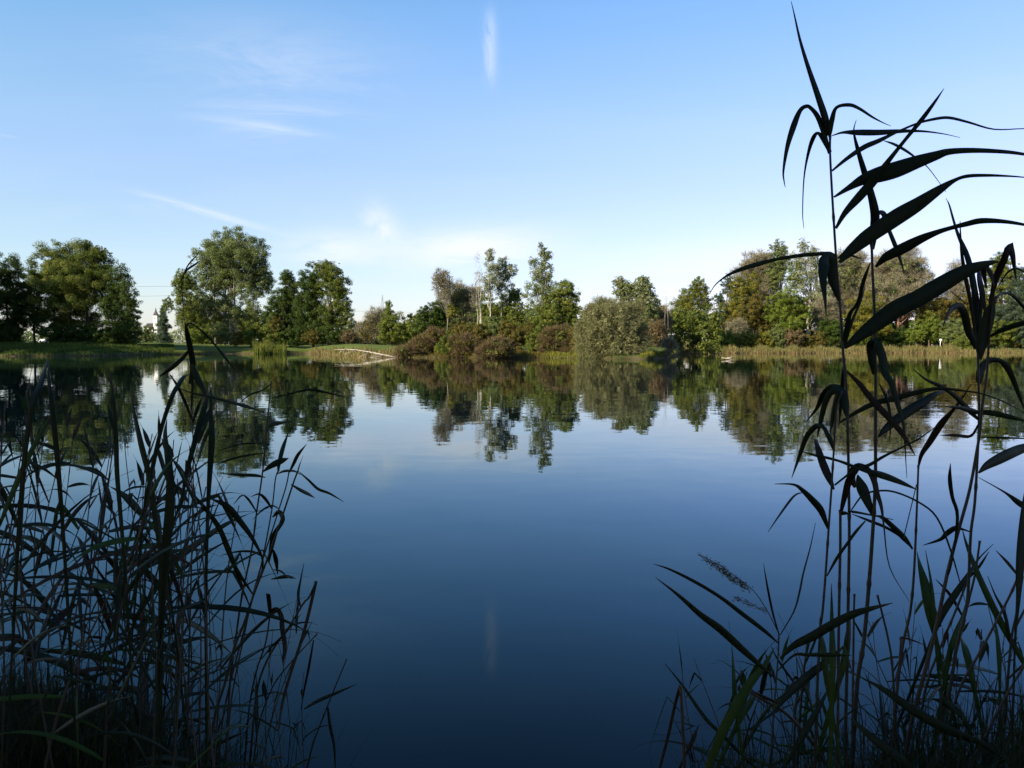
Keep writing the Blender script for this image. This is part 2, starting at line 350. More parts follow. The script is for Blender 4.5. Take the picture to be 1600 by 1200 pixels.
def plant(name, label, cat, D, lobes, mat='oak', bark='bark', trunks=None, leaf=None, cover=2.6, style='leaf', tw=None,
          clump=.19, flat=.75, edge=.5, limbs=16, group=None, deep=.85, drop=0.0, second=None, world=False, parts=('trunk', 'crown')):
    """lobes in photo pixels (cx, cy, rx, ry) at depth D, or world units"""
    k = D/F*1.0
    if not world:
        L = []
        for q in lobes:
            cx, cy, rx, ry = q[:4]; dd = q[4] if len(q) > 4 else random.uniform(-.35, .35)*rx*k
            L.append((P(cx, cy, D+dd), (rx*k, rx*k*deep, ry*k)))
    else: L = [(np.array(a), np.array(b_)) for a, b_ in lobes]
    if trunks is None: trunks = [lobes[-1][0]] if not world else [L[0][0][0]]
    bx = np.mean([(P(t_, 540, D)[0] if not world else t_) for t_ in trunks]); base = np.array((bx, D, 0.)); base[2] = ground(bx, D)
    o = root(name, base.tolist(), label, cat, group)
    leaf = (leaf or max(.16, D*.0017))*(.80 if style == 'leaf' else .85)
    L = [(a, (b_[0]*1.035, b_[1]*1.05, b_[2]*1.05)) for a, b_ in L]
    T = Tubes(); topz = max(l[0][2]+l[1][2]*.6 for l in L); low = min(l[0][2]-l[1][2] for l in L)
    lc = np.array([l[0] for l in L])
    v, f, va, cc = crown(L, leaf, cover, style, clump, flat, edge, drop)
    for ti, t_ in enumerate(trunks):
        tx = P(t_, 540, D)[0] if not world else t_
        b0 = np.array((tx, D+random.uniform(-.5, .5), 0)); b0[2] = ground(b0[0], b0[1])-.15
        near = L[int(np.argmin(np.abs(lc[:, 0]-tx)-lc[:, 2]*.15))]
        tip = np.array((near[0][0]*.7+tx*.3, near[0][1], min(topz, near[0][2]+near[1][2]*.7)))
        h = tip[2]-b0[2]; r0 = tw or max(.05, h*.017)
        path = bez(b0, tip, (random.uniform(-.03, .03)*h, 0, 0), 9)
        path[1:-1, 0] += rng.normal(size=7)*h*.006
        T.tube(path, np.linspace(r0, r0*.18, 9), 7)
        for _ in range(max(2, limbs//len(trunks))):
            e = cc[rng.integers(len(cc))]
            if len(trunks) > 1 and abs(e[0]-tx) > h*.35: continue
            fz = np.clip((e[2]-b0[2])/h*rng.uniform(.45, .8), .12, .92); s_ = path[0]+(path[-1]-path[0])*fz
            i0 = fz*8; lo = int(i0); s_ = path[lo]+(path[min(8, lo+1)]-path[lo])*(i0-lo)
            T.tube(bez(s_, e, (0, 0, -.12*np.linalg.norm(e-s_)), 5), np.linspace(r0*.42*(1.1-fz), r0*.07, 5), 5)
    def loc(m_): 
        m_.transform(__import__('mathutils').Matrix.Translation((-Vector(base)))); return m_
    link(parts[0], loc(T.mesh(parts[0])), M[bark], o)
    me = npmesh(parts[1], v-base, f, va); cr = link(parts[1], me, M[mat], o)
    if second:
        L2 = [(P(a[0], a[1], D-.2*a[2]*k), (a[2]*k, a[2]*k, a[3]*k)) for a in second[1]]
        v, f, va, _ = crown(L2, leaf, second[2] if len(second) > 2 else 1.2, 'leaf', clump, flat, edge)
        me2 = npmesh(parts[1], v-base, f, va)
        sc = link(parts[1], me2, M[second[0]], o); sc['label'] = second[3] if len(second) > 3 else 'lighter green leaves in the crown'
    return o
def tree(label, D, lobes, mat='oak', name='broadleaf_tree', **k): return plant(name, label, 'tree', D, lobes, mat, **k)
def shrub(label, D, lobes, mat='oak', name='shrub', **k):
    k.setdefault('parts', ('branches', 'foliage')); k.setdefault('limbs', 14); k.setdefault('tw', .05)
    return plant(name, label, 'shrub', D, lobes, mat, **k)
# ================= far shore: trees and shrubs, left to right =================
GL, GC, GR = 'trees on the left shore', 'trees on the wooded point', 'trees on the right shore'
SL, SC, SR = 'shrubs under the left trees', 'shrubs on the wooded point', 'shrubs along the right shore'
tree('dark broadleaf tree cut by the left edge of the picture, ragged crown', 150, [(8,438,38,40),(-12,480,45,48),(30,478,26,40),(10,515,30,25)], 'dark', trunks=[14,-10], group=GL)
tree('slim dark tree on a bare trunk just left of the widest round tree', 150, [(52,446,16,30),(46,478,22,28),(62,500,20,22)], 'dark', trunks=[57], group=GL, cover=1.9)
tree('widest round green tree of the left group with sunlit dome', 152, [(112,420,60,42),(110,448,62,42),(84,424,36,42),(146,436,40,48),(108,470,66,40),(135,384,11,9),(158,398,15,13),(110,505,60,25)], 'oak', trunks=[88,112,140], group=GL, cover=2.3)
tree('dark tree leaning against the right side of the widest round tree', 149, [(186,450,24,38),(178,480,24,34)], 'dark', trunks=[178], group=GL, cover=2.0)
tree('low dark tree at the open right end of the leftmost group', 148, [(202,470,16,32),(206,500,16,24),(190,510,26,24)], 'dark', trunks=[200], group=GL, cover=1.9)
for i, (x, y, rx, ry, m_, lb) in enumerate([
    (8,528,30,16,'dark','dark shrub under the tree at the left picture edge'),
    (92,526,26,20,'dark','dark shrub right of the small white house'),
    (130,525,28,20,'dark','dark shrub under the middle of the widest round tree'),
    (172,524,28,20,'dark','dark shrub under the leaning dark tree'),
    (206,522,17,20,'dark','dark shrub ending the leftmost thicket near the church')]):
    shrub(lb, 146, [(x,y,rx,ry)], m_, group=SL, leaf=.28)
shrub('sunlit low shrubs row left of the church tower seen across the meadow', 300, [(222,522,10,13),(234,520,10,12),(228,527,16,9)], 'poplar', group=SL, leaf=.5)
plant('conifer_tree', 'dark narrow evergreen standing right in front of the church', 'tree', 215, [(255,498,7,16),(256,515,12,20),(257,532,13,12),(254,486,4,9)], 'blue', trunks=[256], clump=.3, group=GL, cover=3)
tree('small leafy tree leaning left beside the lattice mast', 180, [(283,448,15,26),(262,476,10,14),(292,478,20,22),(297,440,12,20),(300,500,22,18)], 'oak', trunks=[292], group=GL, cover=1.8, second=('bright',[(284,440,12,22),(276,437,6,7)],1.0))
tree('tallest poplar of the left shore with a pale trunk and rounded top', 188, [(366,386,44,30),(362,402,54,34),(330,408,32,32),(398,404,24,38),(360,420,50,34),(335,450,42,34),(392,446,36,32),(318,482,34,30),(368,486,44,28),(412,440,16,24)], 'poplar', name='poplar_tree', bark='palebark', trunks=[372,362,350,338], clump=.17, group=GL, cover=1.75, limbs=60, leaf=.33, tw=.33)
tree('dark thin tree filling the gap behind the tall poplar', 200, [(300,505,30,26),(340,508,30,24),(385,508,26,24)], 'oak', trunks=[300,340,385], group=GL, cover=1.6)
tree('dark pointed tree right of the tall poplar, shade put into its colour', 178, [(449,452,17,28),(436,482,24,30),(456,492,28,36),(425,500,16,28),(449,430,9,9)], 'dark', trunks=[446], group=GL)  # dark leaf colour paints in the shadow thrown by the poplar
tree('shade coloured left half of the round pair right of the dark pointed tree', 177, [(490,438,28,28),(482,468,28,32),(494,500,34,30)], 'dark', trunks=[490], group=GL)  # darker leaf colour stands for the neighbours' shadow on this half
tree('pale green round tree ending the left group, slender grey stems', 176, [(517,438,26,30),(532,462,20,30),(520,490,30,28),(540,500,17,24),(508,420,18,14)], 'oak', bark='palebark', trunks=[516,524,512], group=GL, cover=1.8, second=('bright',[(516,425,20,18),(528,458,16,18),(512,492,16,16)],1.1))
for (x, y, rx, ry, m_, lb, D) in [
    (310,525,20,14,'bright','bright green shrub at the foot of the leaning tree',176),
    (345,520,20,18,'poplar','grey green shrub under the left side of the tall poplar',176),
    (372,528,14,12,'autumn','small yellow brown shrub at the pale poplar trunk',174),
    (395,520,22,20,'oak','green shrub under the right side of the tall poplar',174),
    (428,522,20,20,'oak','mid green shrub below the dark pointed tree',172),
    (430,508,12,14,'autumn','brown shrub in the shade of the dark pointed tree',171),
    (460,524,24,17,'dark','dark shrub between the pointed tree and the round pair',172),
    (488,527,18,12,'autumn','yellow brown shrub under the dark half of the round pair',170),
    (515,524,24,16,'dark','dark shrub under the pale green round tree',170),
    (545,526,16,12,'red','brown shrub at the right foot of the pale green round tree',166)]:
    shrub(lb, D, [(x,y,rx,ry)], m_, group=SL, leaf=.3)
shrub('rounded brownish bush with bare twigs left of the pointed green bush', 165, [(586,500,20,17),(575,518,24,18),(594,520,20,16)], 'brown', group=SL, style='twig', cover=3.4, leaf=.38, second=('autumn',[(580,515,24,18)],1.2,'yellow brown leaves'))
plant('conical_tree', 'low pointed dark green tree alone in the gap', 'tree', 150, [(607,478,6,11),(608,492,13,12),(604,512,14,20),(620,510,26,20),(634,520,22,18),(610,527,26,12)], 'oak', trunks=[612], clump=.24, group=GL, cover=2.4)
# --- wooded point in the middle ---
tree('dark green rounded tree at the left end of the wooded point', 118, [(664,494,15,17),(684,488,20,22),(668,512,24,20),(690,510,20,20)], 'dark', trunks=[676], group=GC)
tree('sparse tree with reddish bare top left of the white dead birch', 116, [(690,434,14,14),(700,446,12,12),(684,446,9,10),(694,460,14,12)], 'brown', name='bare_topped_tree', bark='palebark', trunks=[698], tw=.06, style='twig', leaf=.24, cover=1.7, group=GC, limbs=30, second=('red',[(691,436,15,16)],.5,'last reddish leaves'))
tree('feathery brown grey tree between the reddish bare top and the birches', 120, [(714,462,22,20),(706,482,26,22),(742,462,14,16),(726,484,26,22)], 'brown', trunks=[712,728], style='twig', leaf=.3, cover=3.2, group=GC, second=('poplar',[(716,466,24,22),(722,490,28,22)],1.1,'grey green leaves in the crown'))
shrub('small bright yellow leaved bush low on the wooded point', 110, [(706,486,8,12)], 'yellow', group=SC, leaf=.22)
plant('dead_birch', 'bare white birch trunk with few twigs rising from the brown bushes', 'tree', 106, [(748,432,6,14),(742,468,9,18)], 'brown', bark='birch', trunks=[751], style='twig', leaf=.16, cover=.5, group=GC, tw=.075, limbs=8)
plant('dead_sapling', 'thin leafless white stem just left of the taller birch', 'tree', 109, [(746,405,3,12)], 'brown', bark='birch', trunks=[748], style='twig', leaf=.12, cover=.3, group=GC, tw=.03, limbs=4)
tree('slender birch with tufted silvery green top, left of two', 110, [(765,398,8,13),(768,416,13,14),(766,438,14,16),(760,455,12,12)], 'silver', name='birch_tree', bark='birch', trunks=[766], tw=.085, leaf=.2, cover=1.5, group=GC, clump=.3, limbs=18)
tree('wider silvery tufted tree right of the slender birch', 112, [(787,412,11,12),(784,428,16,16),(798,424,12,14),(786,448,20,15)], 'silver', name='birch_tree', bark='palebark', trunks=[782], tw=.08, leaf=.2, cover=1.5, group=GC, clump=.26, limbs=18)
tree('broad mid green tree under the two silvery birches', 114, [(760,486,22,24),(796,472,22,22),(784,500,30,24),(806,462,12,14)], 'oak', trunks=[780,796], group=GC, cover=2.2, leaf=.22)
tree('brown tinged pine like tree in front of the tall middle tree', 108, [(806,488,17,16),(816,502,20,14),(802,508,20,12)], 'oak', bark='redbark', trunks=[810], group=GC, flat=.45, cover=2.0, leaf=.2)
tree('tall narrow tree with ragged pointed top at the middle of the picture', 106, [(845,382,4,7),(850,394,9,10),(857,400,8,9),(832,408,8,8),(848,415,17,13),(846,436,22,16),(838,456,24,18),(856,452,18,18),(845,480,26,22),(836,500,24,20)], 'poplar', name='ragged_tree', bark='palebark', trunks=[849], tw=.11, leaf=.2, cover=1.15, group=GC, clump=.25, limbs=36, second=('silver',[(848,400,10,16),(846,425,20,14)],.8,'silvery leaves at the top'))
tree('full round green tree right of the tall ragged tree', 103.5, [(880,458,23,20),(892,480,16,26),(868,484,28,26),(855,502,28,22),(882,508,22,18)], 'oak', trunks=[874,884], group=GC, cover=2.6, leaf=.22, second=('bright',[(884,452,20,14)],.8))
for (x, y, rx, ry, m_, lb, st) in [
    (640,549,22,9,'red','low reddish bush at the tip of the fallen birch','twig'),
    (658,540,16,15,'red','brown twiggy bush left of the red rounded bush','twig'),
    (676,534,14,20,'red','red brown rounded bush below the dark left tree','twig'),
    (701,540,18,18,'oak','green bush touched with yellow beside the red rounded bush','leaf'),
    (716,520,18,18,'autumn','olive brown bush below the feathery tree','leaf'),
    (728,542,20,17,'red','russet bush at the waterline below the white dead birch','twig'),
    (744,522,22,17,'autumn','russet and green bush around the foot of the dead birch','leaf'),
    (772,514,22,18,'poplar','grey green bush rising right of the dead birch','leaf'),
    (778,544,26,17,'red','broad brown twiggy bush at the waterline','twig'),
    (800,530,24,26,'autumn','tall olive and russet bush at the middle of the point','leaf'),
    (822,520,18,18,'autumn','yellow brown bush left of the tall ragged tree foot','leaf'),
    (842,534,20,22,'oak','olive green bush below the tall ragged tree','leaf'),
    (862,532,18,22,'red','dark brown bush right of the tall ragged tree foot','twig'),
    (884,528,18,18,'red','brown red bush behind the bright waterside grass','twig'),
    (905,532,14,22,'autumn','brownish bush touching the left side of the grey willow','leaf')]:
    Ds = farR(math.atan((x-800)/F))*math.cos(math.atan((x-800)/F))+max(.8, (545-y)*.28)
    shrub(lb, Ds, [(x,y,rx,ry),(x+random.uniform(-5,5),y+6,rx*.9,ry*.8)]+[(x+random.uniform(-1,1)*rx, y+random.uniform(-.7,.5)*ry, rx*random.uniform(.35,.6), ry*random.uniform(.4,.65)) for _ in range(4)]+([(x,551,rx*.9,9)] if y > 525 else []), m_, group=SC, leaf=.17 if st == 'leaf' else .24, style=st, cover=2.6 if st == 'leaf' else 4.2,
          second=None if st == 'leaf' else (('oak' if random.random() < .45 else 'autumn'),[(x,y,rx,ry)],1.3,'remaining leaves'))
plant('willow_shrub', 'large round silver grey willow bush at the waterline', 'shrub', 88.6, [(955,500,42,32),(985,508,24,36),(935,518,30,32),(965,528,40,26),(948,482,22,16),(975,488,22,18),(918,532,18,22),(930,543,34,16),(975,543,36,16),(1002,528,16,22),(950,548,40,11),(922,486,12,11),(997,476,9,13),(908,512,10,14),(940,470,11,9)], 'grey', trunks=[940,955,970,982], leaf=.22, cover=3.4, clump=.13, style='twig', drop=.5, second=('grey',[(955,500,40,30),(985,508,24,34),(935,520,30,30),(960,535,44,24)],1.0,'silvery leaves'), group=SC, limbs=40, tw=.08, parts=('branches', 'foliage'))
tree('two headed grey green willow behind the silver bush, left head', 128, [(967,440,10,9),(975,452,18,15),(982,474,22,20)], 'grey', name='willow_tree', trunks=[984], group=GC, leaf=.26, cover=2.4, second=('poplar',[(975,455,18,20)],1.2,'greener leaves'))
tree('two headed grey green willow behind the silver bush, right head', 127, [(1003,440,13,10),(1005,455,20,18),(1012,478,22,24),(1000,500,26,22)], 'poplar', name='willow_tree', trunks=[1000], group=GC, leaf=.26, cover=2.6, second=('silver',[(1003,450,18,16),(1010,472,20,18)],1.2,'paler leaves'))
tree('small yellowing tree between the full round tree and the willow', 120, [(928,478,11,9),(925,492,14,12),(920,508,16,16)], 'autumn', trunks=[924], group=GC, cover=2.2)
plant('dead_sapling', 'pair of thin bare stems standing upright right of the willow bush', 'tree', 98, [(1041,470,2,14)], 'brown', bark='palebark', trunks=[1041,1044], style='twig', leaf=.1, cover=.1, group=GC, tw=.032, limbs=6)
plant('dead_sapling', 'thin bare stem leaning right behind the tip of the wooded point', 'tree', 188, [(1068,462,3,14)], 'brown', bark='palebark', trunks=[1060], style='twig', leaf=.2, cover=.1, group=GC, tw=.07, limbs=3)
for (x, y, rx, ry, m_, lb, D) in [
    (1025,522,18,20,'red','brown red bush right of the silver willow bush',98),
    (1045,540,12,12,'brown','dark twiggy bush on the tip of the wooded point',93),
    (1035,500,16,22,'brown','tall brown twigs behind the two bare stems',135)]:
    shrub(lb, D, [(x,y,rx,ry)], m_, group=SC, leaf=.24, style='twig', cover=4, second=('red',[(x,y,rx,ry)],.9,'remaining leaves'))
# --- right shore ---
tree('green tree with knobbly top behind the tip of the wooded point', 175, [(1092,452,16,18),(1075,468,18,20),(1100,476,14,22),(1066,490,22,24),(1092,502,26,26),(1058,505,18,22)], 'oak', trunks=[1080,1094], group=GR, cover=2.3, leaf=.29, second=('yellow',[(1070,478,22,26),(1092,450,14,14)],.8,'yellowing leaves'))
plant('conifer_tree', 'blue green ragged conifer at the left end of the right shore wood', 'tree', 205, [(1124,468,11,12),(1138,445,12,18),(1130,488,14,14),(1150,462,12,18)], 'blue', trunks=[1132], group=GR, cover=2.0)
tree('olive tree behind the long arching reed leaf, left side of the wood', 203, [(1155,450,18,20),(1172,446,18,22),(1150,482,28,26),(1172,486,28,28)], 'yellow', trunks=[1158,1174], group=GR, cover=2.0, bark='palebark')
tree('yellow brown tree leaning over the left green shore bush', 198, [(1178,482,22,24),(1162,502,26,22),(1188,506,22,20)], 'autumn', trunks=[1176], group=GR, cover=2.3)
tree('feathery brown grey tree with domed top, left of the silver poplars', 215, [(1183,412,24,20),(1168,428,22,18),(1200,430,24,30),(1190,460,26,28)], 'brown', trunks=[1186,1200,1176], style='twig', leaf=.5, cover=3.6, group=GR, limbs=40)
tree('grey green round topped poplar rising behind the feathery brown tree', 212, [(1216,390,15,15),(1220,408,18,18),(1212,432,20,22)], 'poplar', name='poplar_tree', trunks=[1216], group=GR, cover=1.9)
tree('tall silver leaved poplar with sky showing through', 208, [(1255,384,9,13),(1268,398,18,16),(1248,412,20,18),(1278,420,18,26),(1256,440,26,22),(1280,462,20,28)], 'silver', name='poplar_tree', bark='palebark', trunks=[1262,1274], group=GR, cover=1.25, clump=.24, limbs=40, second=('bright',[(1238,430,18,22)],1.0))
tree('vivid green round tree in front of the silver poplars', 196, [(1228,470,28,20),(1248,484,22,22),(1215,488,24,20),(1236,508,32,20)], 'bright', trunks=[1226,1240], group=GR, cover=2.6, leaf=.32)
for (x, y, rx, ry, m_, lb, D) in [
    (1130,530,20,18,'bright','rounded green bush at the left start of the tan reed fringe',186),
    (1165,530,18,14,'oak','small green bush right of the rounded green bush',188),
    (1152,512,14,14,'brown','brown bush above the small green bush',192),
    (1190,530,20,14,'yellow','yellow green bush below the yellow brown tree',188),
    (1210,528,16,16,'poplar','grey green bush below the vivid round tree',188),
    (1240,526,18,14,'red','reddish bush at the foot of the vivid round tree',188),
    (1272,530,18,14,'autumn','brown and green bush right of the reddish bush',187),
    (1296,518,20,26,'dark','dark bush in the shade right of the vivid round tree',194),
    (1290,490,18,26,'brown','brown twiggy thicket beneath the silver poplar',200)]:
    tw_ = m_ == 'brown'
    shrub(lb, 187.5 if y > 525 and D < 189 else D, [(x,y,rx,ry),(x-rx*.5,y+5,rx*.6,ry*.7),(x+rx*.5,y+3,rx*.6,ry*.8)]+([(x,546,rx*.9,6)] if y > 525 and D < 189 else []), m_, group=SR, leaf=.3 if not tw_ else .42, style='twig' if tw_ else 'leaf', cover=4 if tw_ else 2.6)
tree('brown grey willow behind the first tall reed stem', 214, [(1325,410,28,22),(1312,440,26,30),(1340,440,26,32),(1322,475,28,26)], 'brown', name='willow_tree', trunks=[1316,1330], style='twig', leaf=.5, cover=3.2, group=GR, limbs=40, second=('poplar',[(1325,425,32,40)],.5,'last grey green leaves'))
tree('widest brown grey willow with domed crown and red brown trunks', 206, [(1405,412,36,24),(1380,430,30,30),(1425,436,30,28),(1402,455,46,26),(1365,465,20,24),(1440,462,22,20)], 'brown', name='willow_tree', bark='redbark', trunks=[1400,1410,1388,1382], style='twig', leaf=.5, cover=3.8, group=GR, limbs=60, tw=.4, second=('poplar',[(1405,420,40,30),(1400,450,46,24)],.6,'last grey green leaves'))
tree('olive green tree under the gap between the two brown willows', 196, [(1352,486,28,28),(1340,510,30,22),(1368,512,26,20)], 'yellow', trunks=[1350], group=GR, cover=2.4, leaf=.32)
tree('brown green tree right of the widest willow', 204, [(1450,492,26,24),(1475,485,22,24),(1500,482,24,22)], 'autumn', trunks=[1452,1476,1500], group=GR, cover=2.0, bark='redbark')
tree('thin almost bare tree between the widest willow and the right edge trees', 210, [(1492,425,15,18),(1500,445,20,22),(1488,462,22,20)], 'brown', trunks=[1494], style='twig', leaf=.4, cover=1.5, group=GR, limbs=24)
tree('green tree with dark trunk behind the brown folded reed leaves', 202, [(1565,408,18,16),(1550,425,18,20),(1580,430,20,24),(1562,455,28,22)], 'oak', trunks=[1572,1560], bark='redbark', group=GR, cover=2.0)
tree('dark green tree running out of the right picture edge', 198, [(1598,448,22,30),(1590,485,28,28),(1620,470,30,50),(1560,498,26,24)], 'blue', trunks=[1596,1618], group=GR, cover=2.4)
for (x, y, rx, ry, m_, lb, D) in [
    (1338,530,20,10,'oak','green bush behind the tan reeds, left of the dark hollow',190),
    (1392,524,28,18,'dark','dark bush under the red brown willow trunks',197),
    (1432,518,15,18,'bright','pale green bush left of the white board post',192),
    (1455,510,14,24,'bright','fresh green bush just behind the white board post',194),
    (1490,518,22,22,'poplar','dull green bush right of the white board post',192),
    (1515,532,26,12,'oak','wide dark green bush leaning over the water right of the post',188),
    (1530,505,20,24,'autumn','brown green bush behind the dark leaning reed fan',196),
    (1565,520,26,20,'oak','green bush below the green tree with dark trunk',194),
    (1602,520,24,18,'blue','dark green bush at the right picture edge',192)]:
    shrub(lb, 187.5 if y > 525 and D < 189 else D, [(x,y,rx,ry),(x-rx*.5,y+5,rx*.6,ry*.7),(x+rx*.5,y+3,rx*.6,ry*.8)]+([(x,546,rx*.9,6)] if y > 525 and D < 189 else []), m_, group=SR, leaf=.3)
# trees past the left frame edge: they shade the left shore
for (X, Y, h, lb) in [(-104,134,25,'tree beyond the left frame edge nearest the left shore wood'),(-101,123,25,'tallest tree beyond the left frame edge'),(-92,105,25,'low tree beyond the left frame edge nearest the water'),(-118,131,25,'farthest tree beyond the left frame edge'),(-97,112,20,'tree in the middle of those beyond the left frame edge')]:
    tree(lb, Y, [((X,Y,h*.62),(h*.36,h*.36,h*.36)),((X+2,Y-2,h*.4),(h*.34,h*.34,h*.3))], 'dark', world=True, trunks=[X], leaf=.6, cover=3.2)
def wood(label, D, spans, mat, leaf=.6):
    L = []
    for (x0, x1, y0, y1) in spans:
        n = max(2, int((x1-x0)/14))
        for i in range(n):
            x = x0+(x1-x0)*(i+.5)/n+random.uniform(-5, 5); yt = y0+(y1-y0)*(i+.5)/n+random.uniform(-9, 9)
            rr = random.uniform(11, 17); y = yt+rr*.9
            while y < 545: L.append((P(x, y, D+random.uniform(-6, 6)), (rr*D/F, rr*D/F*.7, rr*D/F))); y += rr*1.1
    v, f, va, _ = crown(L, leaf, 1.7, clump=.3)
    tag(link('wood', npmesh('wood', v, f, va), M[mat]), label, 'wood', None, 'stuff')
wood('dense wood behind the trees of the right shore', 232, [(1105,1160,488,470),(1160,1300,468,462),(1300,1470,470,466),(1470,1640,460,466)], 'autumn')
wood('green thicket behind the wooded point', 150, [(640,700,496,484),(700,900,480,476),(900,1060,486,478),(1060,1120,488,490)], 'oak', .45)
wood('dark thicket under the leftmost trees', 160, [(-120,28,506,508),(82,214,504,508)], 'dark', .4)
wood('dark thicket behind the left shore trees', 205, [(300,430,500,486),(430,560,490,498),(556,655,512,514)], 'oak', .5)
# distant woods closing the horizon
v_, f_, a_ = [], [], []; off = 0
for (a0, a1, r0, hh, n, lf) in [(-1.3,1.3,430,9,60000,1.4),(-1.3,1.3,700,12,34000,2.2)]:
    th = rng.uniform(a0, a1, n); r = r0*(1+.05*np.sin(th*9))+rng.uniform(0, 30, n)
    hmax = hh*(.55+.25*np.sin(th*37+r0)+.22*np.sin(th*91+1)+.12*np.sin(th*233))
    gap = 0
    z = rng.uniform(-.3, 1, n)*np.clip(hmax, 2, 99)
    cpt = np.stack([r*np.sin(th), r*np.cos(th), 2.2+z], 1); nr_ = rng.normal(size=(n, 3))+np.array((0, -.6, .4)); nr_ /= np.linalg.norm(nr_, axis=1)[:, None]
    v, f = leafquads(cpt, nr_, lf*rng.uniform(.6, 1.3, n)); v_.append(v); f_.append(f+off); off += len(v); a_.append(np.clip(.5+.3*np.sin(th*60)+rng.normal(size=n)*.2, 0, 1))
tag(link('distant_woods', npmesh('distant_woods', np.concatenate(v_), np.concatenate(f_), np.concatenate(a_)), M['poplar']), 'far low line of woods behind the lake trees', kind='stuff')
# ================= shore reeds and grass =================
def blades(name, pts, h, wd, mat, label, lean=.18, group=None, near=False, cat=None):
    """many upright thin blades: pts (n,3); colour class by height along the blade"""
    n = len(pts); an = rng.uniform(0, math.pi, n); s_ = np.stack([np.cos(an), np.sin(an), 0*an], 1)*wd*.5
    h = np.asarray(h)*rng.uniform(.5, 1.1, n)*(.8+.35*np.sin(pts[:, 0]*1.3)*np.sin(pts[:, 0]*.47+1)); d = rng.normal(size=(n, 3))*lean; d[:, 2] = 1
    m1 = pts+d*(h*.5)[:, None]; d2 = d+rng.normal(size=(n, 3))*lean*1.3; d2[:, 2] = .9; m2 = m1+d2*(h*.5)[:, None]
    v = np.stack([pts-s_, pts+s_, m1+s_*.9, m1-s_*.9, m2+s_*.15, m2-s_*.15], 1).reshape(-1, 3)
    i = np.arange(n)[:, None]*6; f = np.stack([i+[0,1,2,3], i+[3,2,4,5]], 1).reshape(-1, 4)
    r = rng.random(n); va = np.stack([r*.45, .35+r*.65], 1).ravel()
    return tag(link(name, npmesh(name, v, f, va), M[mat]), label, cat, group, 'stuff')
def shorepts(x0, x1, n, s0, s1):
    u = (rng.uniform(x0, x1, n)-800)/F; th = np.arctan(u); s_ = rng.uniform(s0, s1, n)
    r = np.array([farR(a) for a in th])+s_
    X, Y = r*np.sin(th), r*np.cos(th); return np.stack([X, Y, np.array([ground(a, c) for a, c in zip(X, Y)])-.1], 1)
blades('shore_reeds', shorepts(1062,1112,2600,-1.2,5), 2.6, .09, 'bankreed', 'tan reeds at the inlet right of the wooded point')
blades('shore_reeds', shorepts(1112,1330,4600,-1.0,3), 1.6, .09, 'bankreed', 'tan reed fringe below the right shore bushes')
blades('shore_reeds', shorepts(1330,1500,4200,-1.0,4), 1.8, .09, 'bankreed', 'tan reed fringe below the brown willows')
blades('shore_reeds', shorepts(1500,1680,2600,-1.0,2), 1.2, .09, 'bankreed', 'low tan fringe before the lawn at the right edge')
blades('shore_reeds', shorepts(485,640,3000,-.8,5), 1.1, .08, 'bankreed', 'brown and tan reeds behind the fallen birch')
blades('shore_grass', shorepts(845,905,1500,-.2,3), .7, .05, 'grass', 'fresh green grass at the water left of the silver willow')
blades('shore_grass', shorepts(900,1020,2500,-.4,2.5), .35, .05, 'dark', 'short plants under the silver willow, dark in place of its shadow')  # added strip, coloured dark to stand for the shadow below the willow
blades('shore_grass', shorepts(1000,1055,1500,.2,5), .7, .05, 'grass', 'fresh green grass right of the silver willow')
blades('shore_grass', shorepts(620,860,3000,-.3,2), .7, .05, 'autumn', 'dull grass at the waterline under the russet bushes')
blades('shore_grass', shorepts(230,560,5200,-.2,3), .35, .07, 'grass', 'short grass edge of the lawn on the left shore')
blades('shore_grass', shorepts(-60,272,16000,-.3,26), .8, .09, 'dark', 'rough grass under the left trees, shade put into its dark colour')  # dark foliage colour paints the bank's shade onto this grass
for (x, s0, wpx, h, n, lb) in [(417,3,14,3.0,900,'larger tuft of tall green reeds on the left lawn edge'),(438,2,7,2.2,350,'smaller tuft of reeds right of the larger tuft')]:
    pts = shorepts(x-wpx*1.4, x+wpx*1.4, n, -1, s0); o = blades('reed_tuft', pts, h, .09, 'oak', lb, .12); o['kind'] = 'thing'; o['category'] = 'reed tuft'
# fallen white birch in the water
o = root('fallen_birch', (0, 0, 0), 'bleached white birch trunk fallen from the shore into the water', 'fallen tree'); D0 = shoreY(558.5)
def PZ(x, y, D=D0): return P(x, y, D)
T = Tubes(); T.tube([PZ(523,546.2,D0+3),PZ(540,545.8,D0+2.2),PZ(556,546.6,D0+1.4),PZ(575,549.6,D0+.8),PZ(598,554.2,D0+.2),PZ(621,558.8,D0-.3)], [.02,.04,.055,.07,.085,.09], 8)
base_ = T.mesh('trunk'); link('trunk', base_, M['deadwood'], o)
for pts in ([(577,549.8),(570,554),(560,558.6)],[(592,553),(584,556),(577,558.8)],[(604,555.2),(590,557),(580,558.6)],[(556,546.6),(548,550),(538,553)],[(540,546),(534,549),(530,551)]):
    T = Tubes(); T.tube([PZ(x, y, D0+.5-i*.3) for i, (x, y) in enumerate(pts)], np.linspace(.04,.015,len(pts)), 6); link('branch', T.mesh('branch'), M['deadwood'], o)
# floating branch right
o = root('drifting_branch', P(1148,560.5,shoreY(562)).tolist(), 'pale broken branch drifting in the water right of the point', 'branch')
T = Tubes(); B0 = Vector(o.location)
T.tube([Vector(P(x, y, shoreY(562)))-B0 for x, y in ((1127,559),(1138,560.2),(1147,562.4))], [.02,.03,.03], 6)
T.tube([Vector(P(x, y, shoreY(562)))-B0 for x, y in ((1133,560),(1141,558.4),(1147,557))], [.02,.02,.015], 6); link('limb', T.mesh('limb'), M['birch'], o)
